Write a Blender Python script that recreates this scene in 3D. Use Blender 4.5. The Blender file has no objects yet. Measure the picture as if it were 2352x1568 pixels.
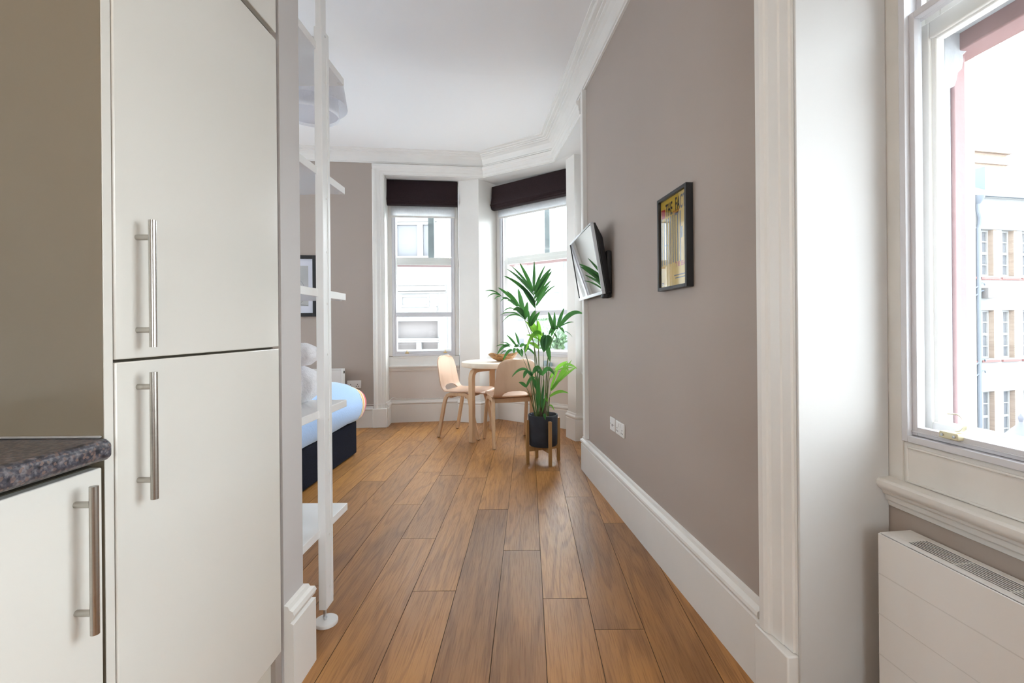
import bpy, bmesh, math, random
from mathutils import Vector, Matrix
random.seed(11)
sc = bpy.context.scene
COL = sc.collection
R = math.radians
TH = R(7.47)                                  # the right-hand wall and the bay stand 7.47 deg askew to the floorboards
ROOM = Matrix.Rotation(TH, 4, 'Z')
I4 = Matrix.Identity(4)

# ------------------------------------------------------------------ helpers
def link(o, parent=None):
    COL.objects.link(o)
    if parent is not None:
        o.parent = parent
    return o

def tag(o, label=None, cat=None, group=None, kind=None):
    if label: o['label'] = label
    if cat: o['category'] = cat
    if group: o['group'] = group
    if kind: o['kind'] = kind
    return o

def thing(name, label, cat, loc=(0, 0, 0), rz=0.0, group=None):
    o = bpy.data.objects.new(name, None)
    o.empty_display_size = .1
    o.location = loc
    o.rotation_euler = (0, 0, rz)
    link(o)
    return tag(o, label, cat, group)

def copy_tree(o, parent=None):
    c = o.copy()
    link(c, parent)
    for ch in list(o.children):
        copy_tree(ch, c)
    return c

def shift_labels(o, label, group=None):
    o['label'] = label
    if group: o['group'] = group
    return o

class MB:
    """collects shapes; build() links them as ONE mesh object"""
    def __init__(s, M=I4):
        s.bm = bmesh.new()
        s.M = M
    def verts(s, pts):
        return [s.bm.verts.new(s.M @ Vector(p)) for p in pts]
    def face(s, vs):
        try:
            return s.bm.faces.new(vs)
        except ValueError:
            return None
    def box(s, x0, x1, y0, y1, z0, z1):
        v = s.verts([(x0, y0, z0), (x1, y0, z0), (x1, y1, z0), (x0, y1, z0), (x0, y0, z1), (x1, y0, z1), (x1, y1, z1), (x0, y1, z1)])
        for f in ((0, 3, 2, 1), (4, 5, 6, 7), (0, 1, 5, 4), (1, 2, 6, 5), (2, 3, 7, 6), (3, 0, 4, 7)):
            s.face([v[i] for i in f])
        return s
    def loops(s, rings, close=True, caps=True):
        """rings: list of lists of points, skinned together"""
        vr = [s.verts(r) for r in rings]
        n = len(vr[0])
        for a, b in zip(vr[:-1], vr[1:]):
            for i in range(n if close else n - 1):
                j = (i + 1) % n
                s.face([a[i], a[j], b[j], b[i]])
        if caps and close:
            s.face(list(reversed(vr[0])))
            s.face(vr[-1])
        return vr
    def prism(s, poly, z0, z1):
        n = len(poly)
        za = z0 if isinstance(z0, (list, tuple)) else [z0] * n
        zb = z1 if isinstance(z1, (list, tuple)) else [z1] * n
        s.loops([[(p[0], p[1], za[i]) for i, p in enumerate(poly)], [(p[0], p[1], zb[i]) for i, p in enumerate(poly)]])
        return s
    def extrude_x(s, prof, x0, x1):
        """prof: (y,z) points"""
        s.loops([[(x0, y, z) for y, z in prof], [(x1, y, z) for y, z in prof]])
        return s
    def sweep(s, path, prof, closed_prof=True):
        """path of (x,y,z); prof of (offset to the right of travel, height); mitred corners"""
        rings = []
        n = len(path)
        for i, p in enumerate(path):
            dirs = []
            if i > 0:
                d = Vector(p[:2]) - Vector(path[i - 1][:2]); dirs.append(d.normalized())
            if i < n - 1:
                d = Vector(path[i + 1][:2]) - Vector(p[:2]); dirs.append(d.normalized())
            ns = [Vector((d.y, -d.x)) for d in dirs]
            if len(ns) == 1:
                m = ns[0]
            else:
                m = (ns[0] + ns[1]).normalized()
                m = m / max(.3, m.dot(ns[0]))
            rings.append([(p[0] + m.x * o, p[1] + m.y * o, p[2] + h) for o, h in prof])
        s.loops(rings, close=closed_prof)
        return s
    def tube(s, pts, r, seg=8, caps=True):
        pts = [Vector(p) for p in pts]
        rs = r if isinstance(r, (list, tuple)) else [r] * len(pts)
        rings = []
        up = None
        for i, p in enumerate(pts):
            t = (pts[min(i + 1, len(pts) - 1)] - pts[max(i - 1, 0)]).normalized()
            if up is None:
                up = Vector((0, 0, 1)) if abs(t.z) < .9 else Vector((0, 1, 0))
            a = t.cross(up)
            if a.length < 1e-5:
                a = t.cross(Vector((1, 0, 0)))
            a.normalize()
            b = a.cross(t).normalized()
            up = b
            rings.append([p + (a * math.cos(2 * math.pi * k / seg) + b * math.sin(2 * math.pi * k / seg)) * rs[i] for k in range(seg)])
        s.loops(rings, caps=caps)
        return s
    def lathe(s, prof, c=(0, 0), seg=32, ax='z'):
        """prof: (r,z)"""
        rings = []
        for r, z in prof:
            r = max(r, 1e-4)
            rings.append([(c[0] + r * math.cos(2 * math.pi * k / seg), c[1] + r * math.sin(2 * math.pi * k / seg), z) for k in range(seg)])
        s.loops(rings)
        return s
    def ring_frame(s, x0, x1, z0, z1, y0, y1, w, wb=None, wt=None):
        """a rectangular frame in the x-z plane with members of width w"""
        wb = w if wb is None else wb
        wt = w if wt is None else wt
        s.box(x0, x0 + w, y0, y1, z0, z1)
        s.box(x1 - w, x1, y0, y1, z0, z1)
        s.box(x0 + w, x1 - w, y0, y1, z0, z0 + wb)
        s.box(x0 + w, x1 - w, y0, y1, z1 - wt, z1)
        return s
    def build(s, name, mat, parent=None, smooth=False, bevel=0, seg=2, loc=None, sub=0, solid=0, angle=35):
        bmesh.ops.recalc_face_normals(s.bm, faces=s.bm.faces)
        me = bpy.data.meshes.new(name)
        s.bm.to_mesh(me)
        s.bm.free()
        for m in (mat if isinstance(mat, (list, tuple)) else [mat]):
            me.materials.append(m)
        o = bpy.data.objects.new(name, me)
        link(o, parent)
        if loc: o.location = loc
        if solid:
            md = o.modifiers.new('solid', 'SOLIDIFY'); md.thickness = solid; md.offset = 0
        if bevel:
            md = o.modifiers.new('bevel', 'BEVEL'); md.width = bevel; md.segments = seg; md.limit_method = 'ANGLE'; md.angle_limit = R(40)
        if sub:
            md = o.modifiers.new('sub', 'SUBSURF'); md.levels = sub; md.render_levels = sub
        if smooth or bevel:
            for p in me.polygons: p.use_smooth = True
            if not sub:
                try:
                    me.set_sharp_from_angle(angle=R(angle))
                except Exception:
                    pass
        return o

def struct(mb, name, mat, **k):
    return tag(mb.build(name, mat, **k), kind='structure')

def frame_matrix(ox, oy, dx, dy):
    """local x along (dx,dy), local y the outward normal, in room axes"""
    l = math.hypot(dx, dy); dx /= l; dy /= l
    m = Matrix(((dx, -dy, 0, ox), (dy, dx, 0, oy), (0, 0, 1, 0), (0, 0, 0, 1)))
    return ROOM @ m

# ------------------------------------------------------------------ materials
def nodes(name):
    m = bpy.data.materials.new(name)
    m.use_nodes = True
    nt = m.node_tree
    b = nt.nodes['Principled BSDF']
    return m, nt, b, nt.nodes, nt.links

def mat(name, col, rough=.5, metal=0, spec=.5, coat=0, coat_r=.05, var=None, bump=None, sheen=0, stretch=None):
    """var=(scale, amount) value variation, bump=(scale, strength, distance)"""
    m, nt, b, N, L = nodes(name)
    b.inputs['Base Color'].default_value = (*col, 1)
    b.inputs['Roughness'].default_value = rough
    b.inputs['Metallic'].default_value = metal
    b.inputs['Specular IOR Level'].default_value = spec
    b.inputs['Coat Weight'].default_value = coat
    b.inputs['Coat Roughness'].default_value = coat_r
    b.inputs['Sheen Weight'].default_value = sheen
    tc = N.new('ShaderNodeTexCoord')
    vec = tc.outputs['Object']
    if stretch:
        mp = N.new('ShaderNodeMapping'); mp.inputs['Scale'].default_value = stretch
        L.new(vec, mp.inputs['Vector']); vec = mp.outputs['Vector']
    if var:
        no = N.new('ShaderNodeTexNoise'); no.inputs['Scale'].default_value = var[0]; no.inputs['Detail'].default_value = 5
        L.new(vec, no.inputs['Vector'])
        r = N.new('ShaderNodeMapRange'); r.inputs['From Min'].default_value = .3; r.inputs['From Max'].default_value = .7
        r.inputs['To Min'].default_value = 1 - var[1]; r.inputs['To Max'].default_value = 1 + var[1]
        L.new(no.outputs['Fac'], r.inputs['Value'])
        mx = N.new('ShaderNodeMix'); mx.data_type = 'RGBA'; mx.blend_type = 'MULTIPLY'; mx.inputs['Factor'].default_value = 1
        mx.inputs['A'].default_value = (*col, 1)
        L.new(r.outputs['Result'], mx.inputs['B'])
        L.new(mx.outputs['Result'], b.inputs['Base Color'])
    if bump:
        nb = N.new('ShaderNodeTexNoise'); nb.inputs['Scale'].default_value = bump[0]; nb.inputs['Detail'].default_value = 4
        L.new(vec, nb.inputs['Vector'])
        bp = N.new('ShaderNodeBump'); bp.inputs['Strength'].default_value = bump[1]; bp.inputs['Distance'].default_value = bump[2]
        L.new(nb.outputs['Fac'], bp.inputs['Height']); L.new(bp.outputs['Normal'], b.inputs['Normal'])
    return m

def wood_mat(name, c1, c2, rough=.45, scale=(30, 30, 2), ring=14, spec=.4):
    m, nt, b, N, L = nodes(name)
    tc = N.new('ShaderNodeTexCoord'); mp = N.new('ShaderNodeMapping')
    mp.inputs['Scale'].default_value = scale
    L.new(tc.outputs['Object'], mp.inputs['Vector'])
    n1 = N.new('ShaderNodeTexNoise'); n1.inputs['Scale'].default_value = 1; n1.inputs['Detail'].default_value = 6
    L.new(mp.outputs['Vector'], n1.inputs['Vector'])
    mu = N.new('ShaderNodeMath'); mu.operation = 'MULTIPLY'; mu.inputs[1].default_value = ring
    L.new(n1.outputs['Fac'], mu.inputs[0])
    si = N.new('ShaderNodeMath'); si.operation = 'SINE'; L.new(mu.outputs[0], si.inputs[0])
    mr = N.new('ShaderNodeMapRange'); mr.inputs['From Min'].default_value = -1; mr.inputs['From Max'].default_value = 1
    L.new(si.outputs[0], mr.inputs['Value'])
    mx = N.new('ShaderNodeMix'); mx.data_type = 'RGBA'
    mx.inputs['A'].default_value = (*c1, 1); mx.inputs['B'].default_value = (*c2, 1)
    L.new(mr.outputs['Result'], mx.inputs['Factor'])
    L.new(mx.outputs['Result'], b.inputs['Base Color'])
    b.inputs['Roughness'].default_value = rough
    b.inputs['Specular IOR Level'].default_value = spec
    return m

def floor_mat():
    m, nt, b, N, L = nodes('oak_floorboards')
    uv = N.new('ShaderNodeUVMap'); uv.uv_map = 'board'
    tone = N.new('ShaderNodeAttribute'); tone.attribute_name = 'tone'
    sep = N.new('ShaderNodeSeparateXYZ'); L.new(uv.outputs['UV'], sep.inputs[0])
    off = N.new('ShaderNodeMath'); off.operation = 'MULTIPLY'; off.inputs[1].default_value = 57.0
    L.new(tone.outputs['Fac'], off.inputs[0])
    def cmb(sx, sy):
        a = N.new('ShaderNodeMath'); a.operation = 'MULTIPLY'; a.inputs[1].default_value = sx; L.new(sep.outputs[0], a.inputs[0])
        c = N.new('ShaderNodeMath'); c.operation = 'MULTIPLY'; c.inputs[1].default_value = sy; L.new(sep.outputs[1], c.inputs[0])
        k = N.new('ShaderNodeCombineXYZ'); L.new(a.outputs[0], k.inputs[0]); L.new(c.outputs[0], k.inputs[1]); L.new(off.outputs[0], k.inputs[2])
        return k
    # cathedral grain: level lines of a smooth stretched noise
    n1 = N.new('ShaderNodeTexNoise'); n1.inputs['Scale'].default_value = 1; n1.inputs['Detail'].default_value = 1.5; n1.inputs['Distortion'].default_value = .3
    L.new(cmb(7.0, .85).outputs[0], n1.inputs['Vector'])
    mu = N.new('ShaderNodeMath'); mu.operation = 'MULTIPLY'; mu.inputs[1].default_value = 46; L.new(n1.outputs['Fac'], mu.inputs[0])
    si = N.new('ShaderNodeMath'); si.operation = 'SINE'; L.new(mu.outputs[0], si.inputs[0])
    g1 = N.new('ShaderNodeMapRange'); g1.inputs['From Min'].default_value = .2; g1.inputs['From Max'].default_value = 1; L.new(si.outputs[0], g1.inputs['Value'])
    # fine pores
    n2 = N.new('ShaderNodeTexNoise'); n2.inputs['Scale'].default_value = 1; n2.inputs['Detail'].default_value = 4
    L.new(cmb(240, 9).outputs[0], n2.inputs['Vector'])
    g2 = N.new('ShaderNodeMapRange'); g2.inputs['From Min'].default_value = .45; g2.inputs['From Max'].default_value = .72; L.new(n2.outputs['Fac'], g2.inputs['Value'])
    # broad clouding
    n3 = N.new('ShaderNodeTexNoise'); n3.inputs['Scale'].default_value = 1; n3.inputs['Detail'].default_value = 2
    L.new(cmb(6, 1.3).outputs[0], n3.inputs['Vector'])
    base = N.new('ShaderNodeValToRGB')
    e = base.color_ramp.elements
    e[0].position = 0; e[0].color = (.225, .108, .042, 1)
    e[1].position = 1; e[1].color = (.54, .25, .060, 1)
    k = e.new(.5); k.color = (.39, .178, .050, 1)
    t2 = N.new('ShaderNodeMath'); t2.operation = 'MULTIPLY_ADD'; t2.inputs[1].default_value = .60; L.new(tone.outputs['Fac'], t2.inputs[0])
    t3 = N.new('ShaderNodeMath'); t3.operation = 'MULTIPLY_ADD'; t3.inputs[1].default_value = .9; t3.inputs[2].default_value = -.22; L.new(n3.outputs['Fac'], t3.inputs[0])
    L.new(t3.outputs[0], t2.inputs[2]); L.new(t2.outputs[0], base.inputs[0])
    def mul(a, fac_socket, dark, amt):
        mx = N.new('ShaderNodeMix'); mx.data_type = 'RGBA'; mx.blend_type = 'MULTIPLY'
        f = N.new('ShaderNodeMath'); f.operation = 'MULTIPLY'; f.inputs[1].default_value = amt; L.new(fac_socket, f.inputs[0])
        L.new(f.outputs[0], mx.inputs['Factor']); L.new(a, mx.inputs['A']); mx.inputs['B'].default_value = (*dark, 1)
        return mx.outputs['Result']
    c = mul(base.outputs['Color'], g1.outputs['Result'], (.50, .42, .35), .42)
    c = mul(c, g2.outputs['Result'], (.50, .42, .35), .60)
    # knots
    vo = N.new('ShaderNodeTexVoronoi'); vo.inputs['Scale'].default_value = 1
    L.new(cmb(3.2, .75).outputs[0], vo.inputs['Vector'])
    kn = N.new('ShaderNodeMapRange'); kn.inputs['From Min'].default_value = .10; kn.inputs['From Max'].default_value = .03; L.new(vo.outputs['Distance'], kn.inputs['Value'])
    c = mul(c, kn.outputs['Result'], (.35, .28, .25), .8)
    L.new(c, b.inputs['Base Color'])
    b.inputs['Roughness'].default_value = .34
    rr = N.new('ShaderNodeMapRange'); rr.inputs['To Min'].default_value = .36; rr.inputs['To Max'].default_value = .47
    L.new(g2.outputs['Result'], rr.inputs['Value']); L.new(rr.outputs['Result'], b.inputs['Roughness'])
    b.inputs['Specular IOR Level'].default_value = .5
    ad = N.new('ShaderNodeMath'); ad.operation = 'ADD'; L.new(g1.outputs['Result'], ad.inputs[0]); L.new(g2.outputs['Result'], ad.inputs[1])
    bp = N.new('ShaderNodeBump'); bp.inputs['Strength'].default_value = .10; bp.inputs['Distance'].default_value = .002; bp.invert = True
    L.new(ad.outputs[0], bp.inputs['Height']); L.new(bp.outputs['Normal'], b.inputs['Normal'])
    return m

def facing_reflect(N, L, r0):
    lw = N.new('ShaderNodeLayerWeight'); lw.inputs['Blend'].default_value = .5
    pw = N.new('ShaderNodeMath'); pw.operation = 'POWER'; pw.inputs[1].default_value = 5; L.new(lw.outputs['Facing'], pw.inputs[0])
    ma = N.new('ShaderNodeMath'); ma.operation = 'MULTIPLY_ADD'; ma.inputs[1].default_value = .9; ma.inputs[2].default_value = r0; L.new(pw.outputs[0], ma.inputs[0])
    return ma.outputs[0]

def glass_mat():
    m, nt, b, N, L = nodes('window_glass')
    out = N['Material Output'] if 'Material Output' in N else [n for n in N if n.type == 'OUTPUT_MATERIAL'][0]
    N.remove(b)
    t = N.new('ShaderNodeBsdfTransparent'); t.inputs[0].default_value = (.985, .995, .99, 1)
    g = N.new('ShaderNodeBsdfGlossy'); g.inputs['Roughness'].default_value = .0
    f = facing_reflect(N, L, .03)
    mx = N.new('ShaderNodeMixShader')
    L.new(f, mx.inputs[0]); L.new(t.outputs[0], mx.inputs[1]); L.new(g.outputs[0], mx.inputs[2])
    L.new(mx.outputs[0], out.inputs[0])
    return m

def cloth_mat(name, col, tr, alpha=1.0):
    """woven cloth letting some daylight through"""
    m, nt, b, N, L = nodes(name)
    out = [n for n in N if n.type == 'OUTPUT_MATERIAL'][0]
    b.inputs['Base Color'].default_value = (*col, 1); b.inputs['Roughness'].default_value = .9
    tl = N.new('ShaderNodeBsdfTranslucent'); tl.inputs[0].default_value = (*col, 1)
    mx = N.new('ShaderNodeMixShader'); mx.inputs[0].default_value = tr
    L.new(b.outputs[0], mx.inputs[1]); L.new(tl.outputs[0], mx.inputs[2])
    tp = N.new('ShaderNodeBsdfTransparent')
    m2 = N.new('ShaderNodeMixShader')
    tc = N.new('ShaderNodeTexCoord'); wv = N.new('ShaderNodeTexNoise'); wv.inputs['Scale'].default_value = 60
    mp = N.new('ShaderNodeMapping'); mp.inputs['Scale'].default_value = (4, 4, .6); L.new(tc.outputs['Object'], mp.inputs[0]); L.new(mp.outputs[0], wv.inputs['Vector'])
    mr = N.new('ShaderNodeMapRange'); mr.inputs['To Min'].default_value = max(0, alpha - .12); mr.inputs['To Max'].default_value = min(1, alpha + .12)
    L.new(wv.outputs['Fac'], mr.inputs['Value'])
    L.new(mr.outputs['Result'], m2.inputs[0])
    L.new(tp.outputs[0], m2.inputs[1]); L.new(mx.outputs[0], m2.inputs[2]); L.new(m2.outputs[0], out.inputs[0])
    return m

def granite_mat():
    m, nt, b, N, L = nodes('speckled_granite_laminate')
    tc = N.new('ShaderNodeTexCoord')
    v = N.new('ShaderNodeTexVoronoi'); v.inputs['Scale'].default_value = 260; L.new(tc.outputs['Object'], v.inputs['Vector'])
    n = N.new('ShaderNodeTexNoise'); n.inputs['Scale'].default_value = 130; n.inputs['Detail'].default_value = 6; L.new(tc.outputs['Object'], n.inputs['Vector'])
    r1 = N.new('ShaderNodeValToRGB'); e = r1.color_ramp.elements
    e[0].position = .33; e[0].color = (.016, .016, .022, 1); e[1].position = .72; e[1].color = (.22, .20, .21, 1)
    k = e.new(.5); k.color = (.055, .056, .072, 1)
    L.new(n.outputs['Fac'], r1.inputs[0])
    hs = N.new('ShaderNodeSeparateColor'); L.new(v.outputs['Color'], hs.inputs[0])
    mr = N.new('ShaderNodeMapRange'); mr.inputs['From Min'].default_value = .72; mr.inputs['From Max'].default_value = .9; L.new(hs.outputs[0], mr.inputs['Value'])
    mx = N.new('ShaderNodeMix'); mx.data_type = 'RGBA'; L.new(mr.outputs['Result'], mx.inputs['Factor'])
    L.new(r1.outputs['Color'], mx.inputs['A']); mx.inputs['B'].default_value = (.17, .115, .10, 1)
    L.new(mx.outputs['Result'], b.inputs['Base Color'])
    b.inputs['Roughness'].default_value = .3
    return m

def stripe_blanket():
    """pale blue wool with a band of stripes near its far end (object Y)"""
    m, nt, b, N, L = nodes('striped_wool_blanket')
    tc = N.new('ShaderNodeTexCoord'); sp = N.new('ShaderNodeSeparateXYZ'); L.new(tc.outputs['Object'], sp.inputs[0])
    mr = N.new('ShaderNodeMapRange'); mr.inputs['From Min'].default_value = 3.85; mr.inputs['From Max'].default_value = 4.15
    L.new(sp.outputs[1], mr.inputs['Value'])
    r = N.new('ShaderNodeValToRGB'); r.color_ramp.interpolation = 'CONSTANT'
    e = r.color_ramp.elements
    blue = (.30, .445, .70, 1)
    def q(y): return (y - 3.85) / .30
    e[0].position = 0; e[0].color = blue
    e[1].position = q(3.958); e[1].color = (.03, .14, .14, 1)
    for y, c in ((3.968, (.62, .57, .47, 1)), (3.988, (.62, .36, .08, 1)), (4.022, (.62, .57, .50, 1)), (4.044, (.58, .02, .03, 1)), (4.095, (.62, .57, .50, 1)), (4.105, (.06, .14, .25, 1))):
        k = e.new(q(y)); k.color = c
    L.new(mr.outputs['Result'], r.inputs[0])
    n = N.new('ShaderNodeTexNoise'); n.inputs['Scale'].default_value = 90; L.new(tc.outputs['Object'], n.inputs['Vector'])
    bp = N.new('ShaderNodeBump'); bp.inputs['Strength'].default_value = .35; bp.inputs['Distance'].default_value = .004
    L.new(n.outputs['Fac'], bp.inputs['Height']); L.new(bp.outputs['Normal'], b.inputs['Normal'])
    L.new(r.outputs['Color'], b.inputs['Base Color'])
    b.inputs['Roughness'].default_value = .95; b.inputs['Sheen Weight'].default_value = .3
    return m

def leaf_mat(name, col, tcol, tr=.35):
    m, nt, b, N, L = nodes(name)
    out = [n for n in N if n.type == 'OUTPUT_MATERIAL'][0]
    tc = N.new('ShaderNodeTexCoord'); n = N.new('ShaderNodeTexNoise'); n.inputs['Scale'].default_value = 7; L.new(tc.outputs['Object'], n.inputs['Vector'])
    mx = N.new('ShaderNodeMix'); mx.data_type = 'RGBA'; L.new(n.outputs['Fac'], mx.inputs['Factor'])
    mx.inputs['A'].default_value = (*[c * .6 for c in col], 1); mx.inputs['B'].default_value = (*[c * 1.5 for c in col], 1)
    L.new(mx.outputs['Result'], b.inputs['Base Color'])
    b.inputs['Roughness'].default_value = .32
    t = N.new('ShaderNodeBsdfTranslucent'); t.inputs[0].default_value = (*tcol, 1)
    ms = N.new('ShaderNodeMixShader'); ms.inputs[0].default_value = tr
    L.new(b.outputs[0], ms.inputs[1]); L.new(t.outputs[0], ms.inputs[2]); L.new(ms.outputs[0], out.inputs[0])
    return m

def brick_mat(name, c1, c2, mortar, scale):
    m, nt, b, N, L = nodes(name)
    tc = N.new('ShaderNodeTexCoord'); mp = N.new('ShaderNodeMapping'); mp.inputs['Rotation'].default_value = (R(90), 0, 0)
    L.new(tc.outputs['Object'], mp.inputs[0])
    br = N.new('ShaderNodeTexBrick'); br.inputs['Color1'].default_value = (*c1, 1); br.inputs['Color2'].default_value = (*c2, 1); br.inputs['Mortar'].default_value = (*mortar, 1)
    br.inputs['Scale'].default_value = scale; br.inputs['Mortar Size'].default_value = .012
    L.new(mp.outputs[0], br.inputs['Vector']); L.new(br.outputs['Color'], b.inputs['Base Color'])
    b.inputs['Roughness'].default_value = .9
    return m

white = mat('white_gloss_paint', (.78, .765, .74), .38, var=(3, .03), bump=(25, .12, .002))
reveal_m = mat('pale_grey_emulsion', (.585, .577, .57), .8, bump=(70, .1, .001))
old_white = mat('old_white_paint', (.74, .725, .70), .42, var=(7, .05), bump=(14, .25, .003))
plaster_white = mat('white_emulsion', (.80, .79, .78), .85, bump=(90, .08, .001))
ceil_m = mat('ceiling_emulsion', (.89, .89, .90), .9, bump=(60, .05, .001))
taupe = mat('taupe_wall_paint', (.40, .342, .304), .62, spec=.35, var=(1.2, .025), bump=(120, .10, .001))
bay_lit_taupe = mat('bay_lit_taupe_paint', (.68, .62, .58), .62, spec=.35, var=(1.2, .025), bump=(120, .10, .001))  # taupe lightened so the colour carries the bay's window light
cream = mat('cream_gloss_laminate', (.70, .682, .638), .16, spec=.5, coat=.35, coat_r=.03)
panel_m = mat('dimmed_cream_end_panel', (.265, .222, .160), .14, coat=.3, coat_r=.04)  # cream gloss darkened and browned, its dim warm light put into the colour
cream_matt = mat('cream_edge', (.70, .67, .59), .4)
dark_gap = mat('dark_recess', (.09, .075, .05), .8)
granite = granite_mat()
steel = mat('brushed_steel', (.50, .475, .44), .27, metal=1, var=(60, .05), stretch=(1, 1, 8))
zinc = mat('zinc_screw', (.6, .62, .65), .3, metal=1)
white_metal = mat('white_powder_coat', (.80, .81, .82), .35)
white_board = mat('white_melamine', (.82, .82, .82), .4)
white_plastic = mat('white_plastic', (.78, .77, .76), .3)
dark_hole = mat('dark_hole', (.02, .02, .02), .7)
alu = mat('pale_aluminium', (.66, .66, .70), .35, var=(4, .02))
glass = glass_mat()
oak = floor_mat()
groove = mat('board_joint', (.075, .038, .014), .8)
birch = wood_mat('birch_plywood', (.63, .43, .305), (.56, .365, .25), .42, (14, 14, 1.2), 10)
birch_edge = wood_mat('birch_edge', (.56, .36, .22), (.66, .46, .30), .5, (4, 4, 160), 6)
birch_leg = wood_mat('birch_leg', (.60, .40, .245), (.53, .34, .20), .42, (40, 40, 3), 10)
birch_top = wood_mat('birch_top', (.76, .66, .54), (.70, .58, .45), .4, (2, 30, 10), 8)
bamboo = wood_mat('oiled_oak', (.37, .20, .075), (.28, .145, .05), .45, (60, 60, 4), 10)
olive = wood_mat('olive_wood', (.46, .24, .085), (.20, .09, .03), .4, (14, 22, 40), 22)
concrete = mat('charcoal_concrete', (.026, .028, .036), .75, spec=.3, var=(9, .35), bump=(40, .2, .002))
soil = mat('potting_soil', (.05, .032, .02), .95, var=(60, .5), bump=(60, .8, .01))
leaf_dark = leaf_mat('palm_leaf', (.020, .078, .030), (.08, .27, .05), .32)
leaf_light = leaf_mat('young_palm_leaf', (.085, .24, .035), (.28, .60, .06), .45)
stalk = mat('palm_stalk', (.10, .13, .035), .5, var=(20, .3))
bark = mat('palm_trunk', (.12, .085, .05), .8, var=(40, .4), bump=(40, .5, .004))
blind_m = mat('dark_brown_linen', (.022, .011, .013), .85, spec=.2, var=(120, .25), bump=(300, .25, .001), sheen=.1)
sheer = cloth_mat('sheer_white_linen', (.86, .87, .88), .5, .72)
blanket_m = stripe_blanket()
towel_m = mat('white_terry', (.88, .87, .91), .95, var=(50, .05), bump=(130, .8, .006), sheen=.3)
divan = mat('navy_divan_fabric', (.006, .007, .014), .92, spec=.12, var=(120, .6), bump=(160, .3, .002))
black_frame = mat('black_frame', (.012, .012, .014), .35)
black_plastic = mat('black_plastic', (.010, .010, .012), .38)
screen_m = mat('glossy_screen', (.012, .012, .014), .03, spec=1.0, coat=1.0, coat_r=.0)
silver = mat('silver_plastic', (.55, .57, .60), .3, metal=.6)
paper = mat('white_mount_card', (.62, .63, .70), .8)
sketch = mat('grey_sketch_paper', (.42, .42, .42), .85, var=(5, .12))
ink = mat('pencil_line', (.10, .10, .10), .9)
p_yellow = mat('poster_yellow', (.70, .47, .035), .6)
p_blue = mat('poster_blue', (.05, .09, .14), .6)
p_black = mat('poster_black', (.02, .02, .025), .6)
p_red = mat('poster_red', (.50, .03, .02), .6)
brass = mat('brass', (.72, .53, .24), .3, metal=1)
pale_brass = mat('pale_lacquered_brass', (.72, .66, .46), .35, metal=.7)
shade_m = cloth_mat('white_lamp_shade', (.90, .90, .92), .55, 1.0)
candle = mat('pale_blue_ceramic', (.45, .58, .64), .4)
cable_m = mat('white_cable', (.72, .71, .70), .5)
stone = mat('painted_stone', (.30, .34, .36), .85, var=(8, .08))
stone_white = mat('white_painted_masonry', (.47, .49, .52), .85, var=(20, .10), bump=(50, .5, .006))
pink = mat('pink_painted_brick', (.30, .185, .188), .85, var=(5, .06), bump=(25, .3, .006))
SKY, WARM, EXPO, HALO, SUNDIR = 4.5, 2.5, 1.20, 6.0, (.5, .62, .6)
# ================================================================== THE SETTING
# ---- floor: individual oak boards 177 mm wide running along world Y
bm = bmesh.new()
uvl = bm.loops.layers.uv.new('board')
tl = bm.faces.layers.float.new('tone')
BW, BX = .1775, .0493
joints = {-8: [4.037], -7: [3.3166], -6: [1.973, 3.991], -5: [2.872, 3.513], -4: [2.4085], -3: [1.928], -2: [2.784], -1: [2.27, 3.9425], 0: [1.868, 3.5125], 1: [2.979]}
tones = {(-2, 1): .10, (-5, 2): .8, (-4, 1): .62, (-3, 1): .55, (-4, 2): .3, (-6, 1): .2, (-6, 2): .35, (-1, 2): .45}
Y0, Y1 = -2.6, 6.0
for k in range(-26, 11):
    js = sorted(joints.get(k, [random.uniform(1.6, 4.2)]))
    y = js[0]
    while y > Y0:
        y -= random.uniform(1.15, 1.95); js.insert(0, y)
    y = js[-1]
    while y < Y1:
        y += random.uniform(1.0, 1.9); js.append(y)
    js[0], js[-1] = Y0, Y1
    known = joints.get(k, [])
    for a, b in zip(js[:-1], js[1:]):
        x0, x1 = BX + k * BW, BX + (k + 1) * BW
        g = .0012
        i = sum(1 for q in known if q < (a + b) / 2) + 1
        t = tones.get((k, i), random.random())
        v = [bm.verts.new(p) for p in ((x0 + g, a + g, 0), (x1 - g, a + g, 0), (x1 - g, b - g, 0), (x0 + g, b - g, 0))]
        f = bm.faces.new(v); f[tl] = t; f.material_index = 0
        for lp, (u, w) in zip(f.loops, ((0, 0), (BW, 0), (BW, b - a), (0, b - a))):
            lp[uvl].uv = (u + k * 1.7 % 3, w + t * 9)
        lo = [bm.verts.new(p.co + Vector((0, 0, -.002))) for p in v]
        for q in range(4):
            ff = bm.faces.new([v[q], v[(q + 1) % 4], lo[(q + 1) % 4], lo[q]]); ff.material_index = 1
xa, xb = BX - 26 * BW, BX + 11 * BW
v = [bm.verts.new(p) for p in ((xa, Y0, -.002), (xb, Y0, -.002), (xb, Y1, -.002), (xa, Y1, -.002))]
f = bm.faces.new(v); f.material_index = 1
me = bpy.data.meshes.new('floor'); bm.to_mesh(me); bm.free()
me.materials.append(oak); me.materials.append(groove)
tag(link(bpy.data.objects.new('floor', me)), kind='structure')

FB = 5.30                     # face of the far wall, in room axes
C1, C2, C3 = (.205, FB), (.885, 4.60), (.872, 3.45)
WR = .872                     # face of the right-hand wall
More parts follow.
